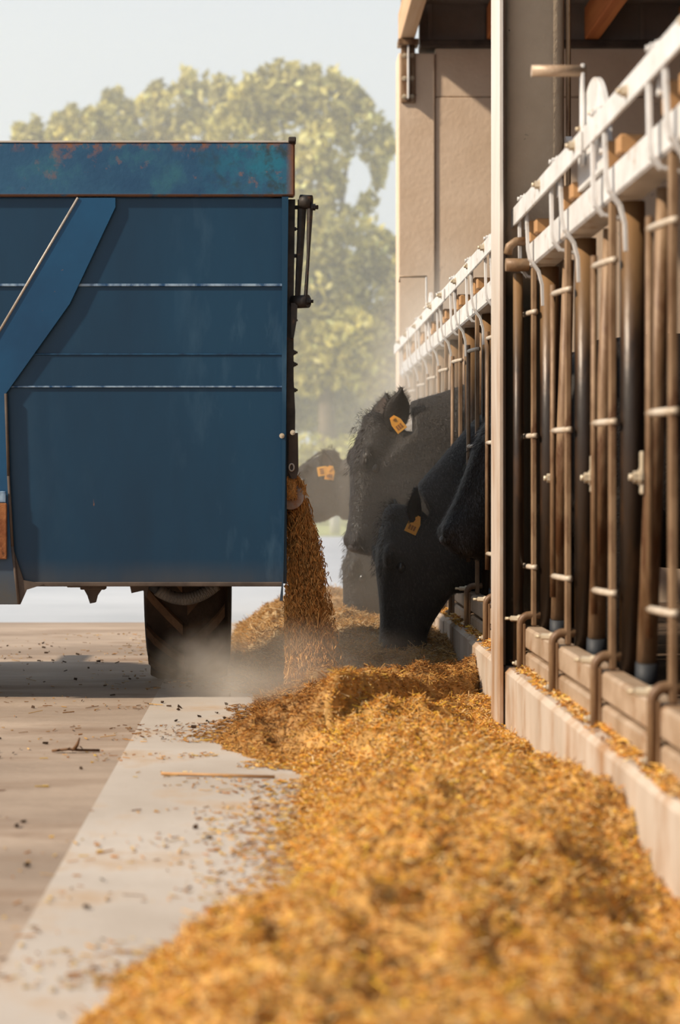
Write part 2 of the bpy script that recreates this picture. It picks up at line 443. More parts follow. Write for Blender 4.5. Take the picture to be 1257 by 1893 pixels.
# steel column between the two fences
colr = empty('pillar', (.83, 6.6, 0), 'tall concrete pillar with a pale steel flange between the two feed fences', 'column')
C0, C1 = 6.36, 6.60
b = MB(); b.box((.713, C0, 0), (.727, C1, 4.0), .002); b.build('flange', MAT['flange'], colr)
b = MB(); b.box((.727, C0 + .10, .205), (.745, C0 + .112, 4.0)); b.build('flange_leg', MAT['colsteel'], colr)
b = MB(); rr = []
for z in (.2, 4.0):
    rr.append(superring(Vector((.843, C0 + .20, z)), Vector((.100, 0, 0)), Vector((0, .10, 0)), 40, 4.2))
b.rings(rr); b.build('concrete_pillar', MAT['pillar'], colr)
b = MB(); b.tube([(.952, C0 + .12, .21), (.952, C0 + .12, 4.0)], .008, 8); b.build('conduit', MAT['dirtsteel'], colr)
for z in (1.9, 2.45, 3.0, 3.5):
    b = MB(); b.box((.938, C0 + .10, z), (.963, C0 + .125, z + .02), .002); b.build('conduit_clip', MAT['gsteel'], colr)

# ------------------------------------------------------------------ feed fences
PITCH = .733
FX = .80
def fence(name, posts, y0, y1, label, disc_y, arms_skip=(), thin_lever=False):
    root = empty(name, (.85, (y0 + y1) / 2, .2), label, 'fence')
    # long members
    b = MB(); b.box((FX, y0, 1.475), (FX + .08, y1, 1.555), .006); b.build('top_beam', MAT['gsteel'], root)
    n = max(2, int(round((y1 - y0) / 1.25)))
    seg = (y1 - y0 + .1) / n
    for i in range(n):
        b = MB(); off = .003 if i % 2 else -.006
        b.box((.766 + off, y0 - .02 + i * seg - .05, 1.624 + off), (.774 + off, y0 - .02 + (i + 1) * seg + .03, 1.684 + off), .002)
        o = b.build('locking_bar', MAT['gsteel'], root)
        for yy in (y0 + i * seg + .02, y0 + (i + .5) * seg):
            q = MB(); q.bolt((.766 + off, yy, 1.655), (-1, 0, 0), .012, .014); q.build('bolt', MAT['brass'], o)
    for z0, z1 in ((.272, .342), (.205, .262)):
        b = MB(); b.box((.785, y0, z0), (.845, y1, z1), .008); b.build('bottom_rail', MAT['railsteel'], root)
    # one post with its fittings, at Y = 0, then copies
    protos = []
    def P(mb, nm, m, sub_of=None):
        protos.append((nm, mb.mesh(nm, m), sub_of)); return len(protos) - 1
    b = MB(); b.tube([(.862, 0, .30), (.862, 0, .9), (.862, 0, 1.476)], .031, 16); i_up = P(b, 'upright', MAT['rubbed'])
    b = MB(); b.box((.805, -.012, .345), (.822, .012, 1.474), .003); i_gb = P(b, 'guard_bar', MAT['dirtsteel'])
    b = MB(); b.tube([(.79, .13, .47), (.79, .13, .9), (.79, .13, 1.36)], .0085, 8); i_gr = P(b, 'guard_rod', MAT['dirtsteel'])
    for z in (1.334, .944, .53):
        b = MB(); b.tube([(.79, .138, z), (.797, .07, z), (.811, -.012, z), (.822, -.018, z)], .0085, 8); P(b, 'rung', MAT['rung'], i_gr)
    # swing arm leaning in its pivot
    b = MB(); b.tube([(.872, -.13, .36), (.872, -.215, .80), (.872, -.345, 1.46)], [.024, .022, .017], 12); i_sa = P(b, 'swing_arm', MAT['dirtsteel'])
    b = MB(); b.tube([(.872, -.122, .29), (.872, -.135, .375)], .027, 12); P(b, 'rubber_foot', MAT['rubber'], i_sa)
    b = MB(); b.box((.842, -.222, .77), (.85, -.198, .87), .003); b.bolt((.842, -.21, .81), (-1, 0, 0), .014, .016); P(b, 'pivot_bolt', MAT['brass'], i_sa)
    # straps on the top beam
    b = MB(); b.sweep([(.775, 1.628), (.777, 1.50), (.781, 1.475), (.80, 1.452), (.84, 1.444), (.862, 1.444)], .026, .008)
    for v in range(len(b.v)): b.v[v] = (b.v[v][0], b.v[v][1] + .06, b.v[v][2])
    P(b, 'strap', MAT['gsteel'])
    b = MB(); b.sweep([(.778, 1.628), (.782, 1.52), (.788, 1.49), (.815, 1.452), (.826, 1.41), (.828, 1.345)], [.026, .026, .026, .024, .02, .012], .008)
    for v in range(len(b.v)): b.v[v] = (b.v[v][0], b.v[v][1] - .10, b.v[v][2])
    P(b, 'strap', MAT['gsteel'])
    b = MB(); b.box((.80, .0, 1.556), (.86, .05, 1.625), .004); P(b, 'lock_block', MAT['block'])
    b = MB(); b.box((.79, -.235, 1.556), (.85, -.175, 1.60), .004); P(b, 'lock_block', MAT['block'])
    b = MB(); b.box((.79, .03, 1.60), (.80, .07, 1.715), .002); b.box((.79, .03, 1.707), (.845, .07, 1.715), .002)
    b.bolt((.79, .05, 1.698), (-1, 0, 0), .012, .014); P(b, 'cap_bracket', MAT['gsteel'])
    # bottom clamp: bent rod over the rails
    b = MB(); pts = [(.772, 0, .195), (.772, 0, .35)]
    for k in range(1, 7):
        a = PI - k * PI / 2 / 6; pts.append((.80 + .028 * math.cos(a), 0, .35 + .028 * math.sin(a)))
    pts += [(.862, 0, .378)]
    b.tube(pts, .0125, 10)
    i_cl = P(b, 'clamp', MAT['dirtsteel'])
    b = MB(); b.box((.778, -.02, .195), (.786, .02, .352), .002); P(b, 'clamp_plate', MAT['dirtsteel'], i_cl)
    b = MB(); b.bolt((.772, .024, .365), (-1, .5, 0), .009, .03); P(b, 'bolt', MAT['brass'], i_cl)
    b = MB(); b.bolt((.772, .02, .225), (-1, .3, 0), .008, .015); P(b, 'bolt', MAT['brass'], i_cl)
    b = MB(); b.box((.83, -.035, .205), (.895, .035, .31), .004); P(b, 'foot_socket', MAT['dirtsteel'])
    for pi_, y in enumerate(posts):
        made = []
        for nm, me, sub in protos:
            o = bpy.data.objects.new(nm, me); COL.objects.link(o)
            o.location = (0, y, 0)
            if sub is None: set_parent(o, root)
            else:
                o.location = (0, 0, 0); o.parent = made[sub]
            made.append(o)
    # selector disc with lever and handle
    y = disc_y
    o_d = None
    b = MB()
    ry, rz = (.245, .255) if not thin_lever else (.16, .22)
    half = [Vector((0, y + ry * math.cos(a), 1.572 + rz * math.sin(a))) for a in [PI * k / 28 for k in range(29)]]
    b.rings([[Vector((.806, p.y, p.z)) for p in half], [Vector((.818, p.y, p.z)) for p in half]], True, 0, False)
    o_d = b.build('selector_disc', MAT['gsteel'], root)
    for a in (.9, 2.2):
        q = MB(); q.bolt((.806, y + .17 * math.cos(a), 1.60 + .15 * math.sin(a)), (-1, 0, 0), .01, .016); q.build('bolt', MAT['brass'], o_d)
    t = .008 if thin_lever else .017
    b = MB(); b.box((.792, y + .10 - t * .8, 1.62), (.802, y + .10 + t * .8, 1.885), .002); b.build('lever', MAT['gsteel'], root)
    b = MB()
    if thin_lever:
        b.tube([(.80, y + .10, 1.885), (.655, y + .10, 1.885), (.655, y + .10, 1.855)], .006, 8)
    else:
        b.tube([(.806, y + .10, 1.868), (.665, y + .10, 1.868)], .0155, 14)
    b.build('handle', MAT['railsteel'], root)
    return root
near_posts = [6.28 - PITCH * k for k in range(0, 6)]
far_posts = [7.31 + PITCH * k for k in range(0, 8)]
fn = fence('feed_fence', near_posts, 2.3, 6.33, 'near feed fence of rusty upright tubes right of the concrete pillar', 5.08)
ff = fence('feed_fence', far_posts, 6.66, 12.72, 'far feed fence with black cattle heads through it, beyond the concrete pillar', 10.45, thin_lever=True)
# pipes that tie the fences to the column
b = MB(); b.tube([(.727, 6.30, 1.485), (.80, 6.30, 1.485)], .021, 12); b.build('tie_pipe', MAT['dirtsteel'], fn)
b = MB(); b.tube([(.735, 6.31, 1.52), (.74, 6.31, 1.545), (.76, 6.31, 1.56), (.80, 6.31, 1.562)], .014, 10); b.build('elbow_pipe', MAT['dirtsteel'], fn)
b = MB(); b.tube([(.77, 6.33, .21), (.77, 6.33, 1.46)], .016, 12); b.build('end_tube', MAT['rubbed'], fn)

# ------------------------------------------------------------------ feed wagon
TD = 7.20
def TX(px): return (px - 510) * TD / FPX
def TZ(py): return CAM_H + (890 - py) * TD / FPX
TL = 8.06                                      # far end of the wagon, kept short to let sun onto the feed behind
MIDPX = -37
wag = empty('feed_wagon', (TX(MIDPX), 9.0, 0), 'blue feed wagon with worn paint dropping feed from its side', 'wagon')
XL = TX(2 * MIDPX - 530); XR = TX(530)
# rear sheets, stepped one over the other
zs = [TZ(365), TZ(527), TZ(655), TZ(715), TZ(1080)]
for i in range(4):
    b = MB(); st = .0035 * (i % 2)
    b.box((XL, TD + st, zs[i + 1] + .002), (XR, TD + .03, zs[i] - .002), .002)
    b.build('rear_sheet', MAT['blue'], wag)
for i, m in ((1, 'seam'), (2, 'seamdark'), (3, 'seam')):
    h = (.0045, .003, .003)[i - 1]
    b = MB(); b.box((XL + .02, TD - .004, zs[i] - h), (TX(523), TD + .004, zs[i] + h), .001)
    b.build('weld_seam', MAT[m], wag)
b = MB(); b.box((TX(2 * MIDPX - 545), TD - .022, TZ(364)), (TX(545), TD + .03, TZ(265)), .006)
top_rail = b.build('top_rail', MAT['bluerail'], wag)
b = MB(); b.box((TX(2 * MIDPX - 545), TD - .024, TZ(265) - .001), (TX(545), TD + .03, TZ(262)), .001); b.build('rail_lip', MAT['edge'], top_rail)
b = MB(); b.box((TX(533), TD - .05, TZ(266)), (TX(547), TD + .02, TZ(257)), .003); b.build('corner_cap', MAT['darkmetal'], top_rail)
b = MB(); b.box((XL, TD - .012, TZ(1084)), (TX(523), TD + .04, TZ(1076)), .003); b.build('bottom_lip', MAT['chassis'], wag)
# Y shaped strut and centre channel
right = [(145, 367), (214, 367), (214, 384), (130, 562), (12, 728), (17, 880), (24, 1010), (36, 1116)]
rp = [(TX(x), TZ(y)) for x, y in right]
lp = [(TX(2 * MIDPX - x), TZ(y)) for x, y in right]
inner = [(TX(-20), TZ(648)), (TX(2 * MIDPX + 20), TZ(648))]
poly = rp + lp[::-1] + inner[::-1]
b = MB()
# cut into convex pieces: right arm, left arm, channel
def strut_piece(pts): b.prism(pts, TD - .018, TD + .001)
arm = [rp[0], rp[1], rp[2], rp[3], rp[4], (TX(MIDPX), TZ(728)), (TX(MIDPX), TZ(676))]
strut_piece(arm)
mir = lambda P_: [(2 * TX(MIDPX) - x, z) for x, z in P_][::-1]
strut_piece(mir(arm))
strut_piece([rp[4], rp[5], rp[6], rp[7]] + mir([rp[4], rp[5], rp[6], rp[7]]))
strut = b.build('centre_strut', MAT['bluestrut'], wag)
b = MB()
def edge_strip(p, q, w=.007, m=b):
    (x0, z0), (x1, z1) = p, q
    m.tube([(x0, TD - .019, z0), (x1, TD - .019, z1)], w, 6)
edge_strip(rp[0], (TX(0), TZ(613)), .0045); edge_strip((TX(0), TZ(613)), (TX(MIDPX), TZ(676)), .0045)
b.build('sunlit_edge', MAT['edge'], strut)  # pale colour paints sunlight along the strut's upper left side
b = MB()
for i in range(4, 7): edge_strip(rp[i], rp[i + 1], .0055, b)
b.build('channel_edge', MAT['chassis'], strut)
b = MB(); b.prism([(TX(20), TZ(1000)), (TX(44), TZ(1072)), (TX(82), TZ(1080)), (TX(50), TZ(1090)), (TX(38), TZ(1117)), (TX(-110), TZ(1117)), (TX(-110), TZ(1000))], TD - .014, TD + .001)
b.build('gusset', MAT['chassis'], wag)
b = MB(); b.box((TX(-89), TD - .040, TZ(1033)), (TX(15), TD - .024, TZ(930)), .003); b.build('hitch_plate', MAT['rust'], strut)
b = MB(); b.box((TX(-86), TD - .032, TZ(929)), (TX(13), TD - .024, TZ(908)), .002); b.build('scraped_strip', MAT['seam'], strut)
# right edge flange and the dark side frame behind it
b = MB(); b.prism([(TX(521), TZ(366)), (TX(533), TZ(366)), (TX(527), TZ(900)), (TX(523), TZ(1110)), (TX(517), TZ(1110)), (TX(521), TZ(1078))], TD - .03, TD + .03)
b.build('edge_flange', MAT['blue'], wag)
b = MB(); b.box((TX(2 * MIDPX - 521), TD - .03, TZ(1110)), (TX(2 * MIDPX - 533), TD + .03, TZ(366)), .003) if False else b.box((TX(2 * MIDPX - 533), TD - .03, TZ(1110)), (TX(2 * MIDPX - 521), TD + .03, TZ(366)), .003)
b.build('edge_flange', MAT['blue'], wag)
b = MB(); b.prism([(TX(528), TZ(366)), (TX(546), TZ(366)), (TX(543), TZ(560)), (TX(543), TZ(700)), (TX(546), TZ(760)), (TX(545), TZ(860)), (TX(538), TZ(884)), (TX(526), TZ(884))], TD + .031, TD + .07)
sf = b.build('side_frame', MAT['darkmetal'], wag)
random.seed(3)
for y in (420, 470, 590, 650, 672, 720, 812):
    b = MB(); b.bolt((TX(544), TD + .05, TZ(y)), (1, 0, 0), .007, .008); b.build('bolt', MAT['darkmetal'], sf)
for px, py in ((521, 806), (541, 800)):
    b = MB(); b.bolt((TX(px), TD - .03, TZ(py)), (0, -1, 0), .0065, .012); b.build('bolt', MAT['brass'], wag)
# side door linkage
lk = MB(); lk.tube([(TX(559), TD + .02, TZ(368)), (TX(556), TD + .02, TZ(440)), (TX(550), TD + .02, TZ(552))], [.017, .014, .010], 8, True, 0, False)
o1 = lk.build('link_arm', MAT['darkmetal'], wag)
for px in (553,):
    b = MB(); b.tube([(TX(563), TD - .0, TZ(370)), (TX(573), TD - .0, TZ(382)), (TX(570), TD - .0, TZ(470)), (TX(564), TD, TZ(565))], [.011, .012, .006, .007], 8, True, 0, False)
    b.build('link_arm', MAT['darkmetal'], wag)
b = MB(); b.tube([(TX(546), TD + .02, TZ(382)), (TX(588), TD + .0, TZ(383))], .0075, 10); b.tube([(TX(555), TD + .01, TZ(372)), (TX(576), TD + .0, TZ(374))], .026, 12)
b.bolt((TX(577), TD, TZ(383)), (1, 0, 0), .012, .012); b.build('link_pin', MAT['darkmetal'], wag)
b = MB(); b.tube([(TX(541), TD + .03, TZ(557)), (TX(570), TD, TZ(557))], .024, 12); b.bolt((TX(568), TD, TZ(557)), (1, 0, 0), .011, .014); b.build('link_pin', MAT['darkmetal'], wag)
b = MB(); b.prism([(TX(538), TZ(560)), (TX(550), TZ(560)), (TX(549), TZ(590)), (TX(543), TZ(625)), (TX(538), TZ(625))], TD + .0, TD + .03); b.build('link_bracket', MAT['darkmetal'], wag)
b = MB(); b.prism([(TX(534), TZ(800)), (TX(551), TZ(800)), (TX(552), TZ(870)), (TX(548), TZ(884)), (TX(540), TZ(886)), (TX(533), TZ(872))], TD + .015, TD + .03); fl = b.build('door_flap', MAT['chassis'], wag)
b = MB()
rg = [Vector((TX(539) + .009 * math.cos(a), TD + .012, TZ(864) + .013 * math.sin(a))) for a in [2 * PI * k / 16 for k in range(17)]]
b.tube(rg, .003, 6, False); b.build('flap_ring', MAT['edge'], fl)
# body sides, front, floor, chassis
b = MB(); b.box((TX(500), TD + .031, .95), (TX(526), TL, 2.0), .004); b.build('side_wall', MAT['blue'], wag)
b = MB(); b.box((TX(500), TD + .62, .44), (TX(526), TL, .945), .004); b.build('side_wall', MAT['blue'], wag)
b = MB(); b.box((XL, TD + .031, .44), (XL + .05, TL, 2.0), .004); b.build('side_wall', MAT['blue'], wag)
b = MB(); b.box((XL + .05, TL - .05, .44), (TX(500), TL, 2.0), .004); b.build('front_wall', MAT['blue'], wag)
b = MB(); b.box((XL + .05, TD + .04, .45), (TX(500), TL - .05, .50)); b.build('floor_plate', MAT['chassis'], wag)
for x in (-1.45, -.72):
    b = MB(); b.box((x - .05, TD + .12, .41), (x + .05, TL + .9, .449), .004); b.build('chassis_beam', MAT['chassis'], wag)
b = MB(); b.box((TX(145), TD + .06, TZ(1092)), (TX(192), TD + .12, .449), .003); b.prism([(TX(152), TZ(1092)), (TX(184), TZ(1092)), (TX(176), TZ(1104)), (TX(173), TZ(1116)), (TX(163), TZ(1118)), (TX(158), TZ(1103))], TD + .07, TD + .11)
b.build('hanger', MAT['chassis'], wag)
b = MB(); b.prism([(TX(236), TZ(1080)), (TX(272), TZ(1080)), (TX(268), TZ(1108)), (TX(262), TZ(1094)), (TX(240), TZ(1099))], TD + .08, TD + .13); b.build('hanger', MAT['chassis'], wag)
# unloading roller
b = MB(); yr = TD + .06
b.tube([(TX(537), yr, TZ(917)), (TX(537), yr + .56, TZ(917))], .050, 24); rl = b.build('unloading_roller', MAT['rollersteel'], wag)
b = MB(); b.tube([(TX(541), yr - .008, TZ(919)), (TX(541), yr, TZ(919))], .012, 10); b.build('roller_bolt', MAT['darkmetal'], rl)
# hose under the tail
b = MB(); hp = []
for k in range(25):
    t = k / 24; px = 268 + 137 * t; py = 1076 + 36 * math.sin(PI * t) ** .8
    hp.append((TX(px), TD + .14 + .05 * t, TZ(py)))
b.tube(hp, .019, 12); hs = b.build('hose', MAT['rubber'], wag)
b = MB()
for k in range(4, 23):
    p = Vector(hp[k]); d = (Vector(hp[k + 1]) - Vector(hp[k - 1])).normalized()
    b.tube([p - d * .010, p + d * .009], .0235, 12)
b.build('hose_wrap', MAT['hosewrap'], hs)
# wheels
def tyre_mesh(r, w):
    b = MB()
    prof = [(-w * .42, r * .55), (-w * .5, r * .72), (-w * .5, r * .86), (-w * .46, r * .955), (-w * .38, r * .985), (0, r * .995), (w * .38, r * .985), (w * .46, r * .955), (w * .5, r * .86), (w * .5, r * .72), (w * .42, r * .55)]
    n = 48; rings = []
    for k in range(n):
        a = 2 * PI * k / n
        rings.append([Vector((x, rr * math.cos(a), rr * math.sin(a))) for x, rr in prof])
    b.rings(rings, False, 0, True, True)
    return b
def lug(b, r, w, a0, side):
    """one long tread bar running from the shoulder to the middle, slanted"""
    n = 6; top = []; bot = []
    rings = []
    for k in range(n):
        t = k / (n - 1)
        x = side * (w * .47 - t * w * .44); a = a0 + t * .36
        hw = .058 if k < n - 1 else .064
        rr = r * (.96 if t == 0 else .99)
        R1 = r * (1.0 if t == 0 else 1.03)
        q = []
        for da, rad in ((-hw, rr - .01), (-hw * .8, R1), (hw * .8, R1), (hw, rr - .01)):
            q.append(Vector((x, rad * math.cos(a + da), rad * math.sin(a + da))))
        rings.append(q)
    b.rings(rings, True, 0, False)
R_W, W_W = .46, .325
wheel_protos = {}
def wheel(x, y):
    c = Vector((x, y, R_W * 1.028))
    if not wheel_protos:
        wheel_protos['tyre'] = tyre_mesh(R_W, W_W).mesh('wheel', MAT['tyre'])
        q = MB()
        n = 16
        for k in range(n):
            lug(q, R_W, W_W, 2 * PI * k / n, 1); lug(q, R_W, W_W, 2 * PI * (k + .5) / n, -1)
        wheel_protos['lugs'] = q.mesh('tread_bars', MAT['lug'])
        q = MB()
        for x0, x1 in ((-.11, .11),):
            q.tube([(x0, 0, 0), (x1, 0, 0)], R_W * .56, 32)
        q.tube([(.10, 0, 0), (.14, 0, 0)], .09, 16); q.tube([(-.14, 0, 0), (-.10, 0, 0)], .09, 16)
        for k in range(8):
            a = 2 * PI * k / 8; q.bolt((.11, .13 * math.cos(a), .13 * math.sin(a)), (1, 0, 0), .012, .015)
        wheel_protos['rim'] = q.mesh('rim', MAT['chassis'])
    o = bpy.data.objects.new('wheel', wheel_protos['tyre']); COL.objects.link(o); set_parent(o, wag); o.location = c
    for nm, k in (('tread_bars', 'lugs'), ('rim', 'rim')):
        q = bpy.data.objects.new(nm, wheel_protos[k]); COL.objects.link(q); q.parent = o
WX = -.350
for y in (8.10,):
    wheel(WX, y); wheel(2 * TX(MIDPX) - WX, y)
for y in (8.10,):
    b = MB(); b.box((2 * TX(MIDPX) - WX + .17, y - .05, .40), (WX - .17, y + .05, .449), .005); b.build('axle_beam', MAT['chassis'], wag)

# ------------------------------------------------------------------ chopped feed
def vnoise(x, y, seed=0):
    xi = np.floor(x).astype(np.int64); yi = np.floor(y).astype(np.int64)
    xf = x - xi; yf = y - yi
    def h(a, b):
        n = (a * 374761393 + b * 668265263 + seed * 974634777) & 0xffffffff
        n = ((n ^ (n >> 13)) * 1274126177) & 0xffffffff
        return ((n ^ (n >> 16)) & 0xffff) / 65535.0
    u = xf * xf * (3 - 2 * xf); v = yf * yf * (3 - 2 * yf)
    return (h(xi, yi) * (1 - u) + h(xi + 1, yi) * u) * (1 - v) + (h(xi, yi + 1) * (1 - u) + h(xi + 1, yi + 1) * u) * v
T_D = [2.2, 2.7, 3.0, 3.17, 3.4, 3.64, 3.82, 4.1, 4.4, 4.8, 5.17, 5.5, 5.8, 5.98, 6.3, 6.7, 7.2, 7.6, 8.2, 9.0, 10.0, 11.0, 12.4, 12.7]
T_XL = [-.34, -.31, -.28, -.24, -.12, -.02, .03, .05, .02, .06, .10, .04, -.1, -.16, -.17, -.09, -.06, -.08, -.14, -.20, -.22, -.18, -.05, .3]
H_D = [2.2, 3.0, 3.6, 4.2, 4.8, 5.3, 5.7, 6.2, 6.55, 6.9, 7.2, 7.6, 8.0, 8.6, 9.3, 10.0, 11.0, 12.3, 12.7]
H_H = [.12, .13, .15, .11, .08, .07, .075, .085, .09, .075, .055, .06, .08, .11, .15, .13, .14, .11, 0]
R_D = [2.2, 3.3, 3.8, 4.16, 4.75, 5.3, 5.95, 6.3, 6.6, 7.0, 7.4, 8.4, 9.5, 11, 12.4, 12.7]
R_H = [.02, .02, .03, .10, .09, .05, .01, .015, .02, .04, .05, .09, .11, .11, .08, 0]
def feed_h(X, D):
    xl = np.interp(D, T_D, T_XL) + .07 * (vnoise(D * 4, D * 0 + 3.3, 5) - .5) + .05 * (vnoise(D * 13, D * 0 + 1.3, 6) - .5)
    u = (X - xl) / np.maximum(.745 - xl, .05)
    H = np.interp(D, H_D, H_H); Hr = np.interp(D, R_D, R_H)
    rise = np.clip(u / .42, 0, 1); rise = np.where(u > 0, np.sin(rise * PI / 2) ** 1.15, 0)
    fall = np.clip((u - .5) / .5, 0, 1); fall = fall * fall * (3 - 2 * fall)
    h = rise * (H * (1 - fall) + Hr * fall)
    # the fresh heap ends in a steep broken edge over the older feed
    db = 5.66 + 2.35 * np.clip(X - .12, 0, .62) + .10 * (vnoise(X * 9, X * 0 + 2.2, 14) - .5)
    sw = np.where(X > .15, .13, .30)
    st = np.clip((D - db) / sw, 0, 1); st = st * st * (3 - 2 * st)
    bk = 1 - np.clip((D - db - .25) / .45, 0, 1)
    h = h + .085 * st * bk * np.clip(u / .35, 0, 1) * np.clip((1.15 - u) / .2, 0, 1)
    ridge = 1 - 2 * np.abs(vnoise(X * 9 + D * 2, D * 7, 4) - .5)
    lump = (vnoise(X * 6, D * 4, 1) - .5) * .085 + (ridge - .5) * .035 + (vnoise(X * 22, D * 17, 2) - .5) * .042 + (vnoise(X * 55, D * 47, 3) - .5) * .022
    m = np.clip(u / .12, 0, 1) * np.clip(h / .05, .15, 1)
    h = h + lump * m
    return np.where(u > 0, np.maximum(h, .002), -.03), u
def tint_of(n, D, rng, dark=0.0):
    """colours of single pieces: golden grain near, paler straw further on"""
    gold = np.array([[242, 180, 84], [232, 162, 66], [246, 194, 108], [220, 152, 72], [250, 204, 80], [202, 134, 66], [240, 196, 132], [146, 96, 52], [250, 220, 166]]) / 255.
    straw = np.array([[222, 180, 124], [208, 164, 104], [230, 196, 146], [192, 146, 88], [236, 208, 164], [166, 120, 72], [214, 166, 98], [138, 98, 58], [214, 154, 74]]) / 255.
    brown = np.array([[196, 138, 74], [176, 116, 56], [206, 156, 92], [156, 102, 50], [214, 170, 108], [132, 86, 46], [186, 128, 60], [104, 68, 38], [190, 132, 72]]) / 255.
    k = rng.integers(0, len(gold), n)
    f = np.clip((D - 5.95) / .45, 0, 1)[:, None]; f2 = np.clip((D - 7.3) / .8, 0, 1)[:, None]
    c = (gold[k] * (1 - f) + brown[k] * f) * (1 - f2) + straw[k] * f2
    c = c * rng.uniform(.86, 1.08, (n, 1)) * (1 - dark)
    c = np.clip(c, 0, 1)
    return np.where(c <= .04045, c / 12.92, ((c + .055) / 1.055) ** 2.4)
def pieces(P, L, W, tilt, rng, dirs=None):
    """three sided slivers: n x 6 verts, 3 quads and 2 caps each"""
    n = len(P)
    if dirs is None:
        a = rng.uniform(0, 2 * PI, n); t = rng.normal(0, tilt, n)
        d = np.stack([np.cos(a) * np.cos(t), np.sin(a) * np.cos(t), np.sin(t)], 1)
    else: d = dirs
    r = rng.normal(0, 1, (n, 3)); u = np.cross(d, r); u /= np.linalg.norm(u, axis=1)[:, None] + 1e-9
    w = np.cross(d, u)
    V = np.zeros((n, 6, 3))
    for e, sgn in ((0, -.5), (3, .5)):
        c = P + d * (L * sgn)[:, None]
        for k in range(3):
            an = 2 * PI * k / 3
            V[:, e + k] = c + (u * math.cos(an) + w * math.sin(an) * .55) * (W * (1 if e == 0 else .8))[:, None] * .6
    return V.reshape(-1, 3)
def piece_mesh(name, V, tint, mats, base=None):
    n = len(V) // 6
    F4 = np.array([[0, 1, 4, 3], [1, 2, 5, 4], [2, 0, 3, 5]])
    quads = (np.arange(n)[:, None, None] * 6 + F4[None]).reshape(-1, 4)
    vt = np.repeat(tint, 6, 0)
    me = bpy.data.meshes.new(name)
    nb = 0
    if base is not None:
        bv, bq, bt = base; nb = len(bq)
        quads = np.concatenate([bq, quads + len(bv)]); V = np.concatenate([bv, V]); vt = np.concatenate([bt, vt])
    me.vertices.add(len(V)); me.vertices.foreach_set('co', V.astype(np.float32).ravel())
    me.loops.add(quads.size); me.loops.foreach_set('vertex_index', quads.astype(np.int32).ravel())
    me.polygons.add(len(quads)); me.polygons.foreach_set('loop_start', np.arange(0, quads.size, 4, dtype=np.int32))
    for m in mats: me.materials.append(m)
    mi = np.zeros(len(quads), np.int32); mi[nb:] = len(mats) - 1
    me.polygons.foreach_set('material_index', mi)
    at_ = me.attributes.new('tint', 'FLOAT_COLOR', 'POINT')
    at_.data.foreach_set('color', np.concatenate([vt, np.ones((len(vt), 1))], 1).astype(np.float32).ravel())
    me.update(calc_edges=True); me.validate()
    return me
def stuff(name, me, label):
    o = bpy.data.objects.new(name, me); COL.objects.link(o); tag(o, label, kind='stuff'); return o
# bed
gx = np.arange(-.62, .742, .0125); gy = np.arange(2.2, 12.7, .0135)
GX, GY = np.meshgrid(gx, gy); GZ, GU = feed_h(GX, GY)
bv = np.stack([GX, GY, GZ], 2).reshape(-1, 3)
ny, nx = GX.shape
i0 = (np.arange(ny - 1)[:, None] * nx + np.arange(nx - 1)[None]).ravel()
keep = ((GU[:-1, :-1] > 0) | (GU[1:, 1:] > 0) | (GU[:-1, 1:] > 0) | (GU[1:, :-1] > 0)).ravel()
i0 = i0[keep]
bq = np.stack([i0, i0 + 1, i0 + nx + 1, i0 + nx], 1)
used = np.unique(bq); remap = np.full(len(bv), -1); remap[used] = np.arange(len(used))
bq = remap[bq]; bv = bv[used]
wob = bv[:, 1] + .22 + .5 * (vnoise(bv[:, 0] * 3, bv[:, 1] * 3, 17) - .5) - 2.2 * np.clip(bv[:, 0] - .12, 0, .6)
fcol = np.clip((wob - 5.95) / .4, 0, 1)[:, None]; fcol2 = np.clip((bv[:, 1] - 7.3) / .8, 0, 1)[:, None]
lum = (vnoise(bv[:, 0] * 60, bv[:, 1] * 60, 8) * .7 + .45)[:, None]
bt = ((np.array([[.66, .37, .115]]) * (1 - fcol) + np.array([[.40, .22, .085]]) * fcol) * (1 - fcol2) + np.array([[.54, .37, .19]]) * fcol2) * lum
N = 200000
PX = RNG.uniform(-.62, .735, N * 2); PD = 2.2 + (RNG.uniform(0, 1, N * 2) ** 1.0) * 10.3
hh, uu = feed_h(PX, PD)
ok = (uu > 0.0); PX, PD, hh, uu = PX[ok][:N], PD[ok][:N], hh[ok][:N], uu[ok][:N]
n = len(PX)
L = np.clip(RNG.lognormal(math.log(.019), .6, n), .006, .075)
L = np.where(PD > 7.4, np.clip(L * 1.7, .008, .09), L)
grain = RNG.uniform(0, 1, n) < np.clip(.55 - (PD - 5) * .15, .12, .55)
L = np.where(grain, RNG.uniform(.005, .010, n), L)
W = np.where(grain, L * .5, RNG.uniform(.0014, .0034, n))
P = np.stack([PX, PD, hh + RNG.uniform(.0, .012, n)], 1)
V = pieces(P, L, W, .42, RNG)
V[:, 0] = np.minimum(V[:, 0], .7345); V[:, 2] = np.maximum(V[:, 2], .001)
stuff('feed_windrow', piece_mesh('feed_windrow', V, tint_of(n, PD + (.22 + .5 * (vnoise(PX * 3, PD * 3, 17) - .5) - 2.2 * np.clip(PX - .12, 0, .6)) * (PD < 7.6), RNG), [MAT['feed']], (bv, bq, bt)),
      'long row of golden chopped feed lying against the kerb')
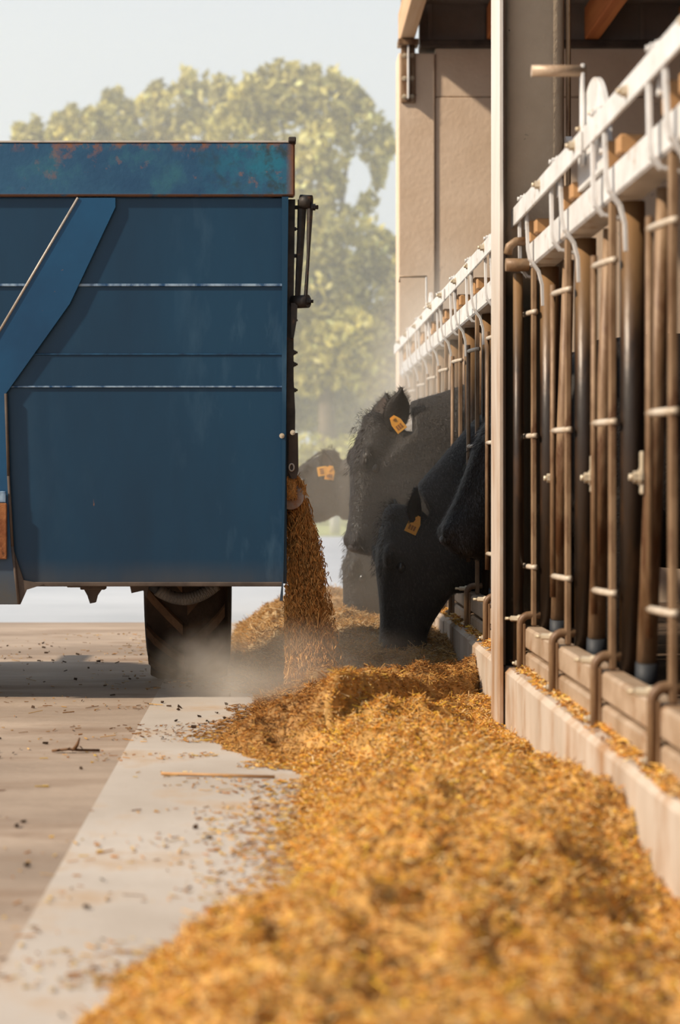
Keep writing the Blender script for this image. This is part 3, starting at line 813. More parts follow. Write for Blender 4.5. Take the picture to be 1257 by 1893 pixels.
# scattered bits on the alley floor
n = 13000
PD = RNG.uniform(2.6, 10.5, n)
xl = np.interp(PD, T_D, T_XL)
off = np.where(RNG.uniform(0, 1, n) < .72, RNG.exponential(.055, n), RNG.exponential(.19, n))
PX = xl - off + .03
far = RNG.uniform(0, 1, n) < .07
PX = np.where(far, RNG.uniform(-1.6, .1, n), PX)
cl = vnoise(PX * 3.5, PD * 5, 21) > .42
PX, PD = PX[cl], PD[cl]; n = len(PX)
L = np.clip(RNG.lognormal(math.log(.013), .6, n), .004, .06); W = RNG.uniform(.002, .005, n)
V = pieces(np.stack([PX, PD, np.full(n, .004)], 1), L, W, .06, RNG); V[:, 2] = np.maximum(V[:, 2], .0005)
stuff('scattered_feed', piece_mesh('scattered_feed', V, tint_of(n, PD, RNG, .1), [MAT['feed']]), 'loose bits of feed scattered on the concrete floor')
# crumbs of dark dung
n = 120
PD = RNG.uniform(2.9, 10, n); PX = RNG.uniform(-1.3, .1, n)
V = pieces(np.stack([PX, PD, np.full(n, .005)], 1), RNG.uniform(.008, .022, n), RNG.uniform(.006, .013, n), .2, RNG); V[:, 2] = np.maximum(V[:, 2], .0005)
stuff('dark_crumbs', piece_mesh('dark_crumbs', V, np.tile(np.array([[.075, .045, .028]]), (n, 1)) * RNG.uniform(.6, 1.6, (n, 1)), [MAT['feed']]), 'small dark crumbs of dirt scattered on the concrete floor')
# spill on top of the kerb
n = 30000
PD = RNG.uniform(2.4, 12.6, n); t = RNG.beta(1.6, 2.2, n)
PX = .775 + .22 * RNG.uniform(0, 1, n) ** 1.3 - .035 * (vnoise(PD * 5, PD * 0, 31))
PX = np.where(RNG.uniform(0, 1, n) < .10, RNG.uniform(.738, .99, n), PX)
bad = (np.abs(PD - 6.48) < .13) & (PX < .73)
L = np.clip(RNG.lognormal(math.log(.013), .5, n), .005, .05); W = RNG.uniform(.002, .006, n)
V = pieces(np.stack([PX, PD, .211 + RNG.uniform(0, .012, n) * (PX > .77)], 1), L, W, .3, RNG); V[:, 2] = np.maximum(V[:, 2], .2065); V[:, 0] = np.maximum(V[:, 0], .736)
stuff('spilled_feed', piece_mesh('spilled_feed', V, tint_of(n, np.minimum(PD, 6), RNG), [MAT['feed']]), 'feed spilled along the top of the kerb under the fence rails')
# falling stream
n = 60000
t = RNG.uniform(0, 1, n) ** .8                                     # 0 at the roller, 1 on the heap
zt = .74 - .70 * t
Yc = 7.29 + RNG.uniform(0, 1, n) * .45
wid = .045 + .10 * t ** 1.1
cx = .075 + .05 * t + .03 * np.sin(t * PI) * .3
g = np.clip(RNG.normal(0, .42, n), -1.0, 1.25)
PX = cx + g * wid * .78
PX = np.maximum(PX, .032 + RNG.uniform(0, .008, n))
side = RNG.uniform(0, 1, n) < .16                                   # ragged outer fringe
PX = np.where(side & (t < .5), .085 + .075 * np.sin(np.clip(t * 2.1, 0, 1) * PI / 2) + RNG.normal(0, .012, n), PX)
clump = RNG.uniform(0, 1, n) < .10
a_ = RNG.uniform(.1, PI, n); rr_ = .05 + RNG.uniform(0, .022, n)
PX = np.where(clump, .040 + rr_ * np.cos(a_), PX); zt = np.where(clump, TZ(917) + rr_ * np.sin(a_) * 1.15, zt)
Yc = np.where(clump, 7.245 + RNG.uniform(0, .4, n), Yc)
inner = clump & (RNG.uniform(0, 1, n) < .5)
PX = np.where(inner, .040 + RNG.uniform(-.02, .03, n), PX); zt = np.where(inner, TZ(917) + RNG.uniform(.0, .055, n), zt); Yc = np.where(inner, RNG.uniform(7.225, 7.252, n), Yc)
PX = np.maximum(PX, .030)
d = np.stack([RNG.normal(.1, .45, n), RNG.normal(0, .45, n), -np.ones(n)], 1); d /= np.linalg.norm(d, axis=1)[:, None]
L = np.clip(RNG.lognormal(math.log(.013), .55, n), .005, .05); W = RNG.uniform(.002, .0055, n)
V = pieces(np.stack([PX, Yc, zt], 1), L, W, 0, RNG, d); V[:, 2] = np.maximum(V[:, 2], .01)
tn = np.minimum(.9, 1.0) * (tint_of(n, np.full(n, 6.6), RNG, .0) * .55 + np.array([[.54, .30, .11]]) * .45) * 1.6
stuff('falling_feed', piece_mesh('falling_feed', V, tn, [MAT['feed']]), 'stream of brown feed falling from the side of the blue wagon')
# single stalks and the twig
def stalk(name, pts, r, m, label, cat, loc):
    b = MB(); b.tube(pts, r, 6); o = b.build(name, m); tag(o, label, cat); return o
a = at(298, 1433, 5.42); c = at(508, 1440, 5.36)
stalk('straw_stalk', [(a.x, 5.42, .005), ((a.x + c.x) / 2, 5.38, .007), (c.x, 5.36, .005)], .004, MAT['block'], 'long straw stalk lying flat on the pale concrete left of the feed', 'straw', None)
tw = empty('dead_twig', (at(140, 1392, 5.87).x, 5.87, 0), 'small dead twig with curled leaves lying on the yard floor', 'twig')
x = at(140, 1392, 5.87).x
b = MB(); b.tube([(x - .07, 5.87, .006), (x - .02, 5.86, .012), (x + .01, 5.87, .008), (x + .07, 5.88, .006)], .004, 6); b.build('stem', MAT['twig'], tw)
b = MB(); b.tube([(x - .005, 5.865, .01), (x + .005, 5.865, .025), (x + .012, 5.865, .045)], [.006, .005, .002], 6); b.build('stem', MAT['twig'], tw)
for sx, sz in ((-.02, .012), (.012, .016), (-.05, .008)):
    b = MB(); b.rings([[Vector((x + sx + .022 * k / 4 - .01, 5.865 + w * .012 * math.sin(PI * (k + .4) / 4.8), .004 + sz * math.sin(PI * k / 4))) for w in (-1, 0, 1)] for k in range(5)], False, 0, True)
    b.build('leaf', MAT['twig'], tw)

# ------------------------------------------------------------------ cattle
HEAD = [  # a, front, back, half width
    (-.02, -.03, -.10, .050), (.02, .012, -.145, .080), (.07, .034, -.20, .100), (.13, .044, -.250, .112), (.19, .046, -.278, .114),
    (.25, .038, -.270, .100), (.31, .028, -.238, .084), (.37, .020, -.200, .074), (.42, .016, -.172, .070), (.465, .016, -.156, .076),
    (.505, .008, -.146, .077), (.535, -.012, -.130, .068), (.553, -.045, -.10, .045)]
def cow(label, D, P, pitch, yaw, hs, neck_pts, ears, tags, seed, pose_z=0.0, roll=0.0):
    """P poll (x, z); pitch below horizontal; yaw turns the face towards the camera; neck_pts (x, z, r_vertical, r_lateral) from head to shoulder"""
    rnd = random.Random(seed)
    root = empty('cow', (1.8, D, 0), label, 'cow', 'black cattle at the feed fence')
    th = math.radians(pitch); ya = math.radians(yaw)
    R = Matrix.Rotation(ya, 3, 'Z') @ Matrix.Rotation(math.radians(roll), 3, 'X')
    A = R @ Vector((-math.cos(th), 0, -math.sin(th))); F = R @ Vector((-math.sin(th), 0, math.cos(th))); W = A.cross(F)   # W points to the camera side or away
    if W.y > 0: W = -W
    P = Vector((P[0], D, P[1]))
    hp = lambda a, f, w: P + (A * a + F * f + W * w) * hs
    b = MB()
    rings = []
    for a, fr, bk, hw in HEAD:
        rings.append(superring(hp(a, (fr + bk) / 2, 0), W * hw * hs, F * ((fr - bk) / 2 * hs), 22, 2.6))
    b.rings(rings)
    M3 = Matrix((W, F, A)).transposed()
    for s in (-1, 1):
        b.ellipsoid(hp(.165, .018, s * .088), (.030 * hs, .024 * hs, .045 * hs), M3)     # brow
        b.ellipsoid(hp(.215, -.17, s * .088), (.022 * hs, .075 * hs, .09 * hs), M3)     # cheek
        b.ellipsoid(hp(.50, -.012, s * .042), (.034 * hs, .028 * hs, .036 * hs), M3)    # nostril wing
    b.ellipsoid(hp(.02, -.02, 0), (.075 * hs, .05 * hs, .05 * hs), M3)                     # poll
    b.ellipsoid(hp(.49, -.135, 0), (.055 * hs, .03 * hs, .05 * hs), M3)                 # chin
    # neck
    rings = []
    c0 = hp(.06, -.10, 0); 
    np_ = [(c0, .105 * hs, .085 * hs), ] + [(Vector((x, D, z)), rv, rl) for x, z, rv, rl in neck_pts]
    for i, (c, rv, rl) in enumerate(np_):
        t = (np_[min(i + 1, len(np_) - 1)][0] - np_[max(i - 1, 0)][0]).normalized()
        lat = t.cross(Vector((0, 0, 1))).normalized(); upv = lat.cross(t)
        rings.append(superring(c, lat * rl, upv * rv, 20, 2.2))
    b.rings(rings)
    # trunk, the Y half width stays inside the stall
    rings = []
    for x, z, rv, rl in [(1.02, .93, .26, .17), (1.2, .94, .40, .26), (1.45, .92, .45, .29), (1.8, .90, .46, .30), (2.15, .91, .45, .30), (2.45, .95, .40, .28), (2.66, .98, .30, .23), (2.76, .98, .18, .13)]:
        rings.append(superring(Vector((x, D, z)), Vector((0, rl, 0)), Vector((0, 0, rv)), 22, 2.3))
    b.rings(rings)
    hooves = []
    for x, kind in ((1.3, 'f'), (2.45, 'r')):
        for s in (-1, 1):
            y = D + s * .17; dx = rnd.uniform(-.07, .07)
            if kind == 'f':
                pts = [(x, y, .75), (x + dx * .4, y, .45), (x + dx * .6, y, .40), (x + dx, y, .12), (x + dx - .02, y, .05)]; rr = [.14, .075, .062, .044, .055]
            else:
                pts = [(x, y, .85), (x - .08 + dx * .3, y, .62), (x + .12 + dx * .6, y, .42), (x + .08 + dx, y, .13), (x + .05 + dx, y, .05)]; rr = [.20, .13, .065, .045, .055]
            b.tube(pts, rr, 14)
            hooves.append(pts[-1])
    b.tube([(2.72, D, 1.18), (2.82, D + .02, 1.05), (2.84, D + .02, .75), (2.83, D + .03, .5)], [.04, .03, .022, .035], 10)
    me = b.mesh('tmp', MAT['coat'])
    tmp = bpy.data.objects.new('tmp', me); COL.objects.link(tmp)
    md = tmp.modifiers.new('r', 'REMESH'); md.mode = 'VOXEL'; md.voxel_size = .0125; md.adaptivity = .0; md.use_smooth_shade = True
    ms = tmp.modifiers.new('s', 'SMOOTH'); ms.factor = .5; ms.iterations = 9
    dg = bpy.context.evaluated_depsgraph_get()
    me2 = bpy.data.meshes.new_from_object(tmp.evaluated_get(dg))
    bpy.data.objects.remove(tmp)
    me2.name = 'body'
    if not me2.materials: me2.materials.append(MAT['coat'])
    o = bpy.data.objects.new('body', me2); COL.objects.link(o); set_parent(o, root)
    # short coat hair on head and neck
    nv = len(me2.vertices); co = np.zeros(nv * 3, np.float32); no = np.zeros(nv * 3, np.float32)
    me2.vertices.foreach_get('co', co); me2.vertices.foreach_get('normal', no)
    co = co.reshape(-1, 3).astype(float); no = no.reshape(-1, 3).astype(float)
    hr = np.random.default_rng(seed + 90)
    sel = np.nonzero((co[:, 0] < .95) & (co[:, 2] > .02))[0]
    k = hr.choice(sel, 15000); p = co[k] + hr.normal(0, .004, (len(k), 3)); nn = no[k]
    fl = np.array(A)[None] * .5 + np.array([[.35, 0, -.75]]) + hr.normal(0, .35, (len(k), 3))
    tg_ = fl - nn * (fl * nn).sum(1)[:, None]; tg_ /= np.linalg.norm(tg_, axis=1)[:, None] + 1e-9
    dd = tg_ + nn * hr.uniform(.12, .45, (len(k), 1)); ww = np.cross(tg_, nn) * hr.uniform(.0007, .0014, (len(k), 1))
    tip = p + dd * hr.uniform(.010, .022, (len(k), 1))
    hv = np.stack([p - ww, p + ww, tip], 1).reshape(-1, 3)
    hm = bpy.data.meshes.new('coat_hair'); hm.from_pydata(hv.tolist(), [], np.arange(len(hv)).reshape(-1, 3).tolist()); hm.materials.append(MAT['coathair'])
    o = bpy.data.objects.new('coat_hair', hm); COL.objects.link(o); set_parent(o, root); o['kind'] = 'stuff'
    for p in hooves:
        q = MB(); q.tube([(p[0] - .012, p[1], 0.001), (p[0] - .006, p[1], .045), (p[0], p[1], .065)], [.066, .056, .05], 14); q.build('hoof', MAT['hoof'], root)
    # eyes, nostrils
    for s in (-1, 1):
        q = MB(); q.ellipsoid(hp(.205, -.026, s * .0985), (.016 * hs, .018 * hs, .021 * hs), M3); q.build('eye', MAT['eye'], root)
        q = MB(); q.ellipsoid(hp(.525, -.018, s * .050), (.014 * hs, .010 * hs, .017 * hs), M3); q.build('nostril', MAT['nose'], root)
    q = MB(); q.ellipsoid(hp(.532, -.030, 0), (.048 * hs, .030 * hs, .019 * hs), M3); q.build('nose_pad', MAT['nose'], root)
    # ears: cupped leaves with hairy rims
    hairV = []
    def hair(p, d, l, w):
        p = Vector(p); d = Vector(d).normalized()
        u = d.cross(Vector((rnd.uniform(-1, 1), rnd.uniform(-1, 1), rnd.uniform(-1, 1)))).normalized() * w
        droop = Vector((0, 0, -l * .15))
        hairV.append((p - u, p + u, p + d * l + droop))
    for (s, ed, en, el) in ears:
        ed = Vector(ed).normalized(); en = Vector(en); en = (en - ed * en.dot(ed)).normalized(); eu = ed.cross(en)
        base = hp(.045, -.085, s * .092)
        q = MB(); ro = []; 
        for k in range(9):
            t = k / 8
            wd = (.026 + .033 * math.sin(PI * min(1, t * 1.05) ** .8)) * (1 if t < .6 else max(.10, 1 - ((t - .6) / .4) ** 1.8)) * el / .19
            c = base + ed * (t * el)
            ring = []
            for j in range(10):
                a = 2 * PI * j / 10
                x = math.cos(a) * wd; y = math.sin(a) * .010
                cup = .35 * (x / wd) ** 2 * wd
                ring.append(c + eu * x + en * (y + cup))
            ro.append(ring)
        q.rings(ro, True); eo = q.build('ear', MAT['coat'], root)
        qi = MB(); ri = []
        for k in range(7):
            t = .18 + .68 * k / 6
            kk = int(round(t * 8)); c = base + ed * (t * el)
            wd = (.026 + .033 * math.sin(PI * min(1, t * 1.05) ** .8)) * (1 if t < .6 else max(.10, 1 - ((t - .6) / .4) ** 1.8)) * el / .19 * .62
            ri.append([c + eu * (wd * (j / 4 * 2 - 1)) + en * (.0125 + .35 * (j / 4 * 2 - 1) ** 2 * wd * .62) for j in range(5)])
        n5 = 5; vs = [p for R_ in ri for p in R_]; fs = [(i * 5 + j, i * 5 + j + 1, (i + 1) * 5 + j + 1, (i + 1) * 5 + j) for i in range(6) for j in range(4)]
        qi.add(vs, fs, True); qi.build('ear_lining', MAT['earinner'], eo)
        for _ in range(420):
            t = rnd.uniform(.05, 1.0); sd = rnd.choice((-1, 1))
            wd = (.026 + .033 * math.sin(PI * min(1, t * 1.05) ** .8)) * (1 if t < .6 else max(.10, 1 - ((t - .6) / .4) ** 1.8)) * el / .19
            p = base + ed * (t * el) + eu * (sd * wd * rnd.uniform(.7, 1)) + en * (.3 * wd)
            hair(p, eu * sd * rnd.uniform(.4, 1) + ed * rnd.uniform(.3, 1.2) + en * rnd.uniform(-.2, .6), rnd.uniform(.015, .034), .0011)
        for (es, t, drop, ang) in tags:
            if es != s: continue
            c = base + ed * (t * el) + en * .02
            M_t = Matrix.Rotation(math.radians(ang), 3, 'Y')
            q = MB(); q.box((-.026, -.003, -.05), (.026, 0, -.002), .002)
            q.prism([(-.026, -.002), (.026, -.002), (.012, .03), (-.012, .03)], -.003, 0)
            q.bolt((0, -.003, .018), (0, -1, 0), .007, .004)
            Mx = Matrix.Translation(c + Vector((0, -.035, drop))) @ (Matrix.Rotation(math.radians(ang), 4, 'Y'))
            q.v = [tuple(Mx @ Vector(v)) for v in q.v]
            tg = q.build('ear_tag', MAT['tag'], root, label='yellow plastic ear tag')
            q = MB()
            for k in range(3):
                q.box((-.016 + k * .011, -.0045, -.036), (-.008 + k * .011, -.003, -.016), 0)
                q.box((-.0145 + k * .011, -.0046, -.0335), (-.0095 + k * .011, -.0045, -.0185), 0)
            q.v = [tuple(Mx @ Vector(v)) for v in q.v]
            q.build('tag_print', MAT['taghole'], tg)
    for _ in range(520):                                            # poll tuft
        p = hp(rnd.uniform(-.03, .06), rnd.uniform(-.03, .035), rnd.uniform(-.075, .075))
        hair(p, F * rnd.uniform(.2, 1) - A * rnd.uniform(-.3, .9) + W * rnd.uniform(-.4, .4), rnd.uniform(.010, .028), .0011)
    for _ in range(420):                                            # brow and face fringe
        p = hp(rnd.uniform(.04, .24), .040, rnd.uniform(-.09, .09))
        hair(p, F * rnd.uniform(.3, .8) + A * rnd.uniform(.4, 1) + W * rnd.uniform(-.4, .4), rnd.uniform(.012, .026), .0010)
    for _ in range(160):                                            # whiskers
        a = rnd.uniform(.47, .545); sg = rnd.choice((-1, 1))
        p = hp(a, rnd.uniform(-.14, .01), sg * rnd.uniform(.05, .074))
        hair(p, W * sg * rnd.uniform(.2, 1) + A * rnd.uniform(-.2, .8) + F * rnd.uniform(-.5, .5), rnd.uniform(.015, .04), .0007)
    q = MB(); vs = []; fs = []
    for k, (a_, b_, c_) in enumerate(hairV):
        vs += [a_, b_, c_]; fs.append((3 * k, 3 * k + 1, 3 * k + 2))
    q.add(vs, fs, False)
    me = bpy.data.meshes.new('hair'); me.from_pydata([tuple(v) for v in vs], [], fs); me.materials.append(MAT['hair'])
    o = bpy.data.objects.new('hair', me); COL.objects.link(o); set_parent(o, root); o['kind'] = 'stuff'
    return root

def PZ(px, py, D): p = at(px, py, D); return (p.x, p.z)
# standing cow with its face hanging in front of the fence
cow('tallest black cow with raised ears and yellow tag, face hanging straight down', 9.05, PZ(684, 772, 9.05), 80, 17, 1.12,
    [(.50, .86, .245, .12), (.64, .875, .292, .125), (.82, .90, .315, .13), (1.0, .95, .33, .17), (1.2, .95, .38, .23)],
    [(1, (.12, -.22, .96), (-.3, 1, .1), .205), (-1, (.18, .2, .95), (-.6, -.75, -.1), .19)], [(1, .22, -.005, -38)], 1)
# front cow, muzzle in the feed
cow('black cow eating with its muzzle down in the feed, nearest eating cow', 8.36, PZ(722, 944, 8.36), 87, 10, 1.14,
    [(.60, .52, .20, .12), (.70, .555, .255, .125), (.82, .63, .285, .13), (1.0, .76, .34, .17), (1.2, .88, .38, .23)],
    [(1, (-.10, -.35, .92), (-.75, .6, 0), .165), (-1, (-.35, .6, .7), (-.9, .4, 0), .14)], [(1, .05, -.0, 25)], 2)
# cow whose muzzle only just comes through next to the column
cow('black cow pushing only its muzzle through the bars close to the concrete pillar', 7.62, (.925, 1.150), 62, 4, 1.20,
    [(1.06, .98, .2, .12), (1.12, .97, .26, .14), (1.2, .96, .32, .18), (1.3, .95, .38, .22)],
    [(1, (.25, -.30, .9), (-.7, -.7, 0), .15), (-1, (.35, .4, .8), (-.6, -.6, 0), .15)], [], 3)
# cow behind, eating
cow('black cow with its lowered head half hidden behind the front cow', 9.80, PZ(664, 980, 9.80), 82, 8, 1.12,
    [(.52, .50, .19, .115), (.66, .56, .25, .12), (.82, .64, .28, .13), (1.0, .78, .34, .17), (1.2, .88, .38, .23)],
    [(1, (.3, -.45, .8), (-.7, -.6, -.2), .16), (-1, (.2, .6, .75), (-.6, -.6, 0), .15)], [], 4)
# far cow with the yellow tags, looking left past the wagon
cow('dusty black cow with two yellow ear tags at the far end of the row', 11.24, PZ(612, 838, 11.24), 38, -4, 1.05,
    [(.40, .78, .20, .12), (.60, .80, .24, .125), (.82, .86, .27, .13), (1.0, .90, .33, .17), (1.2, .92, .38, .23)],
    [(1, (-.40, -.5, .78), (-.6, -.8, -.2), .15), (-1, (.1, .7, .6), (-.6, -.6, 0), .14)], [(1, .18, -.01, 8), (1, .55, -.05, 80)], 5)

# ------------------------------------------------------------------ trees, hedge, post beyond the yard
def leaf_mesh(name, blobs, n, size, cols, seed, squash=1.0):
    rng = np.random.default_rng(seed)
    w = np.array([bl[3] ** 2 for bl in blobs]); k = rng.choice(len(blobs), n, p=w / w.sum())
    C = np.array([bl[:3] for bl in blobs])[k]; Rr = np.array([bl[3] for bl in blobs])[k]
    d = rng.normal(0, 1, (n, 3)); d /= np.linalg.norm(d, axis=1)[:, None]
    rad = Rr * rng.uniform(.35, 1.0, n) ** .5
    P = C + d * rad[:, None] * np.array([1, 1, squash])
    P[:, 2] = np.maximum(P[:, 2], .15)
    u = rng.normal(0, 1, (n, 3)); u /= np.linalg.norm(u, axis=1)[:, None]
    v = np.cross(u, rng.normal(0, 1, (n, 3))); v /= np.linalg.norm(v, axis=1)[:, None]
    s = size * rng.uniform(.6, 1.4, n)[:, None]
    V = np.stack([P - u * s, P - v * s * .45, P + u * s, P + v * s * .45], 1).reshape(-1, 3)
    F = np.arange(n * 4).reshape(-1, 4)
    cc = np.array([s2l(*c)[:3] for c in cols]); ck = rng.integers(0, len(cols), n)
    t = cc[ck] * rng.uniform(.75, 1.2, (n, 1))
    cl = vnoise(P[:, 0] * 2.6 + P[:, 1] * 1.3, P[:, 2] * 2.6 + P[:, 1] * .9, seed)
    t = np.clip(t * (.62 + .75 * cl)[:, None], 0, .9)
    me = bpy.data.meshes.new(name)
    me.vertices.add(n * 4); me.vertices.foreach_set('co', V.astype(np.float32).ravel())
    me.loops.add(n * 4); me.loops.foreach_set('vertex_index', F.astype(np.int32).ravel())
    me.polygons.add(n); me.polygons.foreach_set('loop_start', np.arange(0, n * 4, 4, dtype=np.int32))
    a_ = me.attributes.new('tint', 'FLOAT_COLOR', 'POINT')
    a_.data.foreach_set('color', np.concatenate([np.repeat(t, 4, 0), np.ones((n * 4, 1))], 1).astype(np.float32).ravel())
    me.materials.append(MAT['leaf']); me.update(calc_edges=True); me.validate()
    return me
OLIVE = [(204, 190, 104), (218, 206, 128), (176, 164, 90), (232, 220, 150), (140, 132, 74), (208, 194, 112)]
GREY = [(164, 158, 108), (184, 178, 126), (136, 132, 92), (200, 192, 142), (170, 162, 112)]
def tree(label, x, y, trunk_h, blobs, n, size, seed, cols=OLIVE):
    root = empty('tree', (x, y, 0), label, 'tree', 'trees beyond the yard')
    b = MB(); b.tube([(x, y, 0), (x + .05, y, trunk_h * .5), (x - .05, y, trunk_h)], [.22, .17, .12], 10); b.build('trunk', MAT['bark'], root)
    for bl in blobs[:7]:
        b = MB(); b.tube([(x, y, trunk_h * .7), ((x + bl[0]) / 2, (y + bl[1]) / 2, (trunk_h + bl[2]) / 2 - .2), (bl[0], bl[1], bl[2])], [.09, .06, .025], 7); b.build('branch', MAT['bark'], root)
    o = bpy.data.objects.new('foliage', leaf_mesh('foliage', blobs, n, size, cols, seed)); COL.objects.link(o); set_parent(o, root); o['kind'] = 'stuff'
    return root
def sprigs(outline, D, seed, per=5):
    q = random.Random(seed); out = []
    for (x0, y0), (x1, y1) in zip(outline, outline[1:]):
        for k in range(per):
            t = q.random(); px = x0 + (x1 - x0) * t; py = y0 + (y1 - y0) * t + q.uniform(-6, 30)
            for j in range(3):
                out.append(T(px + j * q.uniform(-3, 3), py - j * q.uniform(6, 11), D, q.uniform(.10, .17) * (1 - .2 * j), q.uniform(-.3, .3)))
    return out
def T(px, py, D, r, dy=0): p = at(px, py, D); return (p.x, D + dy, p.z, r)
D0 = 40
tree('tallest olive green tree right behind the wagon top, beside the barn corner', at(600, 890, D0).x, D0, 4.0,
     [T(510, 175, D0, .5), T(560, 180, D0, .55), T(615, 195, D0, .6), T(540, 250, D0, .75, .3), T(600, 280, D0, .6, -.4), T(650, 230, D0, .5), T(470, 190, D0, .55),
      T(688, 280, D0, .26), T(668, 205, D0, .28), T(712, 262, D0, .16), T(560, 340, D0, .85), T(612, 345, D0, .30), T(680, 375, D0, .22), T(500, 330, D0, .8, .5), T(440, 250, D0, .7),
      T(640, 450, D0, .8), T(570, 440, D0, .8, -.5), T(700, 470, D0, .5), T(600, 540, D0, .95), T(680, 560, D0, .8), T(530, 560, D0, .9), T(640, 640, D0, .9, -.5), T(720, 620, D0, .7), T(580, 660, D0, .8), T(700, 690, D0, .6),
      T(780, 520, D0, 1.0), T(800, 640, D0, 1.0)] + sprigs([(440, 165), (500, 145), (560, 140), (620, 155), (665, 180), (700, 225), (722, 262), (700, 300), (690, 360)], D0, 3, 6), 17000, .115, 41)
tree('broad olive green tree with a rounded crown above the middle of the wagon', at(340, 890, D0 + 3).x, D0 + 3, 4.0,
     [T(330, 205, D0 + 3, .6), T(400, 200, D0 + 3, .6), T(270, 230, D0 + 3, .6), T(230, 210, D0 + 3, .35), T(360, 270, D0 + 3, .8), T(440, 215, D0 + 3, .45), T(300, 320, D0 + 3, 1.0), T(420, 330, D0 + 3, 1.0),
      T(340, 450, D0 + 3, 1.2), T(450, 460, D0 + 3, 1.1), T(240, 430, D0 + 3, 1.0), T(350, 600, D0 + 3, 1.2), T(480, 600, D0 + 3, 1.0)] + sprigs([(185, 195), (240, 178), (300, 160), (360, 150), (430, 160), (470, 180)], D0 + 3, 4, 6), 12500, .12, 42)
tree('lower thin crowned olive tree at the left over the wagon rail', at(140, 890, D0 + 1).x, D0 + 1, 3.5,
     [T(170, 240, D0 + 1, .42), T(110, 260, D0 + 1, .36), T(60, 262, D0 + 1, .28), T(215, 250, D0 + 1, .4), T(140, 310, D0 + 1, .7), T(60, 330, D0 + 1, .6), T(20, 300, D0 + 1, .3), T(190, 380, D0 + 1, .9), T(80, 440, D0 + 1, .9), T(150, 560, D0 + 1, 1.0)] + sprigs([(22, 260), (60, 245), (110, 232), (170, 210), (210, 215)], D0 + 1, 5, 6), 7500, .115, 43)
tree('grey green bushy tree low behind the cattle, between wagon and barn', at(640, 890, 46).x, 46, 2.0,
     [T(560, 690, 46, 1.0), T(640, 680, 46, 1.0), T(720, 690, 46, 1.0), T(600, 740, 46, .9), T(690, 750, 46, .9), T(520, 740, 46, .9), T(780, 720, 46, 1.2)], 9000, .13, 44, GREY)
hb = []
for k in range(40):
    hb.append((-9 + k * .42, 36 + .3 * math.sin(k * 1.7), .95 + .1 * math.sin(k * 2.3), .62 + .08 * math.sin(k * 3.1)))
o = bpy.data.objects.new('hedge', leaf_mesh('hedge', hb, 13000, .10, [(212, 204, 122), (224, 214, 138), (194, 188, 108), (230, 220, 150)], 45)); COL.objects.link(o)
tag(o, 'pale yellow green hedge along the grass behind the far cow', 'hedge')
b = MB(); p = at(619, 990, 29.6); b.tube([(p.x, 29.6, .0), (p.x, 29.6, .95)], .075, 12); b.ellipsoid((p.x, 29.6, .95), (.075, .075, .03))
o = b.build('marker_post', MAT['whitepost']); tag(o, 'white round post at the edge of the grass under the far cow', 'post')

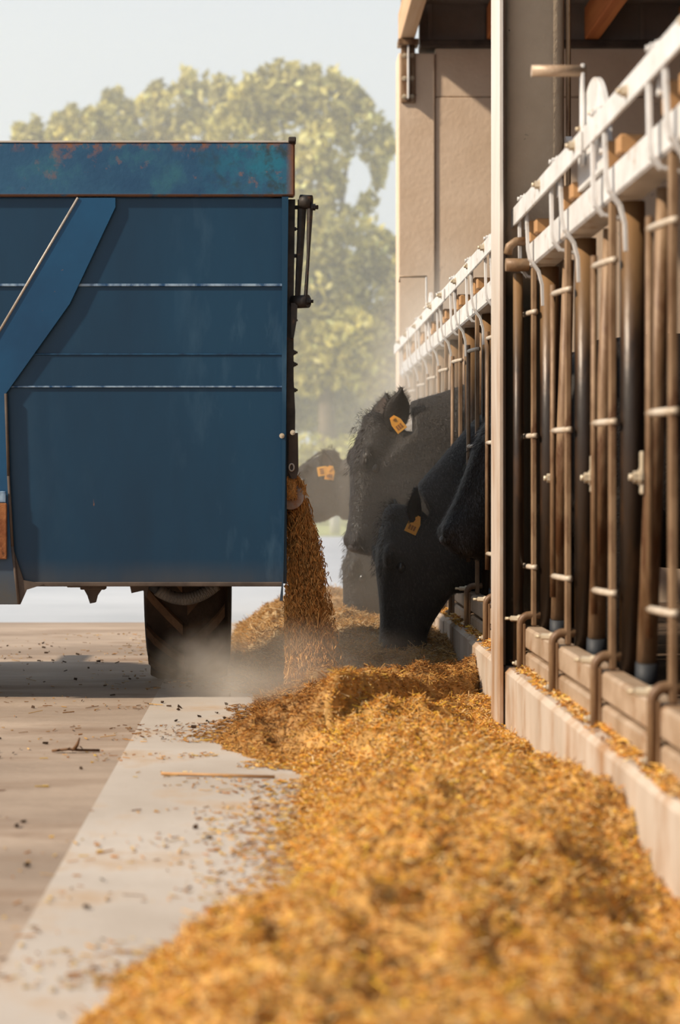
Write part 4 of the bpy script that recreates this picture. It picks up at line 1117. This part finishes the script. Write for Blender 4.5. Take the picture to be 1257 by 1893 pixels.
# ------------------------------------------------------------------ dust and haze
def vol_mat(name, density, color, aniso=.2, noise_scale=None, radii=None, centre=None, sharp=(.35, .75)):
    m = bpy.data.materials.new(name); m.use_nodes = True
    nt = m.node_tree; N_ = nt.nodes; L_ = nt.links; N_.clear()
    out = N_.new('ShaderNodeOutputMaterial'); vs = N_.new('ShaderNodeVolumeScatter')
    vs.inputs['Color'].default_value = color; vs.inputs['Anisotropy'].default_value = aniso
    vs.inputs['Density'].default_value = density
    L_.new(vs.outputs[0], out.inputs['Volume'])
    if noise_scale:
        tc = N_.new('ShaderNodeTexCoord')
        mp = N_.new('ShaderNodeMapping')
        mp.inputs['Location'].default_value = [-c / r for c, r in zip(centre, radii)]
        mp.inputs['Scale'].default_value = [1 / r for r in radii]
        L_.new(tc.outputs['Object'], mp.inputs[0])
        ln = N_.new('ShaderNodeVectorMath'); ln.operation = 'LENGTH'; L_.new(mp.outputs[0], ln.inputs[0])
        fr = N_.new('ShaderNodeMapRange'); fr.interpolation_type = 'SMOOTHSTEP'
        fr.inputs['From Min'].default_value = 1.0; fr.inputs['From Max'].default_value = .1
        L_.new(ln.outputs['Value'], fr.inputs['Value'])
        no = N_.new('ShaderNodeTexNoise'); no.inputs['Scale'].default_value = noise_scale; no.inputs['Detail'].default_value = 3.0
        L_.new(tc.outputs['Object'], no.inputs['Vector'])
        nr = N_.new('ShaderNodeMapRange'); nr.inputs['From Min'].default_value = sharp[0]; nr.inputs['From Max'].default_value = sharp[1]
        L_.new(no.outputs['Fac'], nr.inputs['Value'])
        m1 = N_.new('ShaderNodeMath'); m1.operation = 'MULTIPLY'; L_.new(fr.outputs[0], m1.inputs[0]); L_.new(nr.outputs[0], m1.inputs[1])
        m2 = N_.new('ShaderNodeMath'); m2.operation = 'MULTIPLY'; L_.new(m1.outputs[0], m2.inputs[0]); m2.inputs[1].default_value = density
        L_.new(m2.outputs[0], vs.inputs['Density'])
    return m
def puff(label, c, r, density, ns, color=(1.0, .90, .76, 1), sharp=(.35, .75)):
    b = MB(); b.ellipsoid(c, r, None, 20, 12)
    o = b.build('dust_cloud', vol_mat('dust', density, color, .2, ns, r, c, sharp)); tag(o, label, kind='stuff'); return o
puff('pale dust rising where the falling feed lands', (.06, 7.28, .09), (.62, .45, .25), 5.0, 4.0)
puff('dust puff in front of the wagon wheel', (-.27, 7.55, .10), (.22, .22, .20), 14.0, 9.0, sharp=(.42, .7))
puff('thin dust hanging around the cattle heads', (.48, 9.4, .62), (.70, 2.3, 1.05), .36, 2.0, sharp=(.2, .7))
puff('faint pale dust drifting along the far feed fence', (.86, 10.6, 1.25), (.50, 2.4, .95), .75, 1.6, sharp=(.1, .7))
b = MB(); b.box((-25, 13.4, -.15), (14, 60, 14))
o = b.build('haze', vol_mat('haze', .013, (1.0, .965, .92, 1), .3)); tag(o, 'thin warm haze over the yard and trees', kind='stuff')
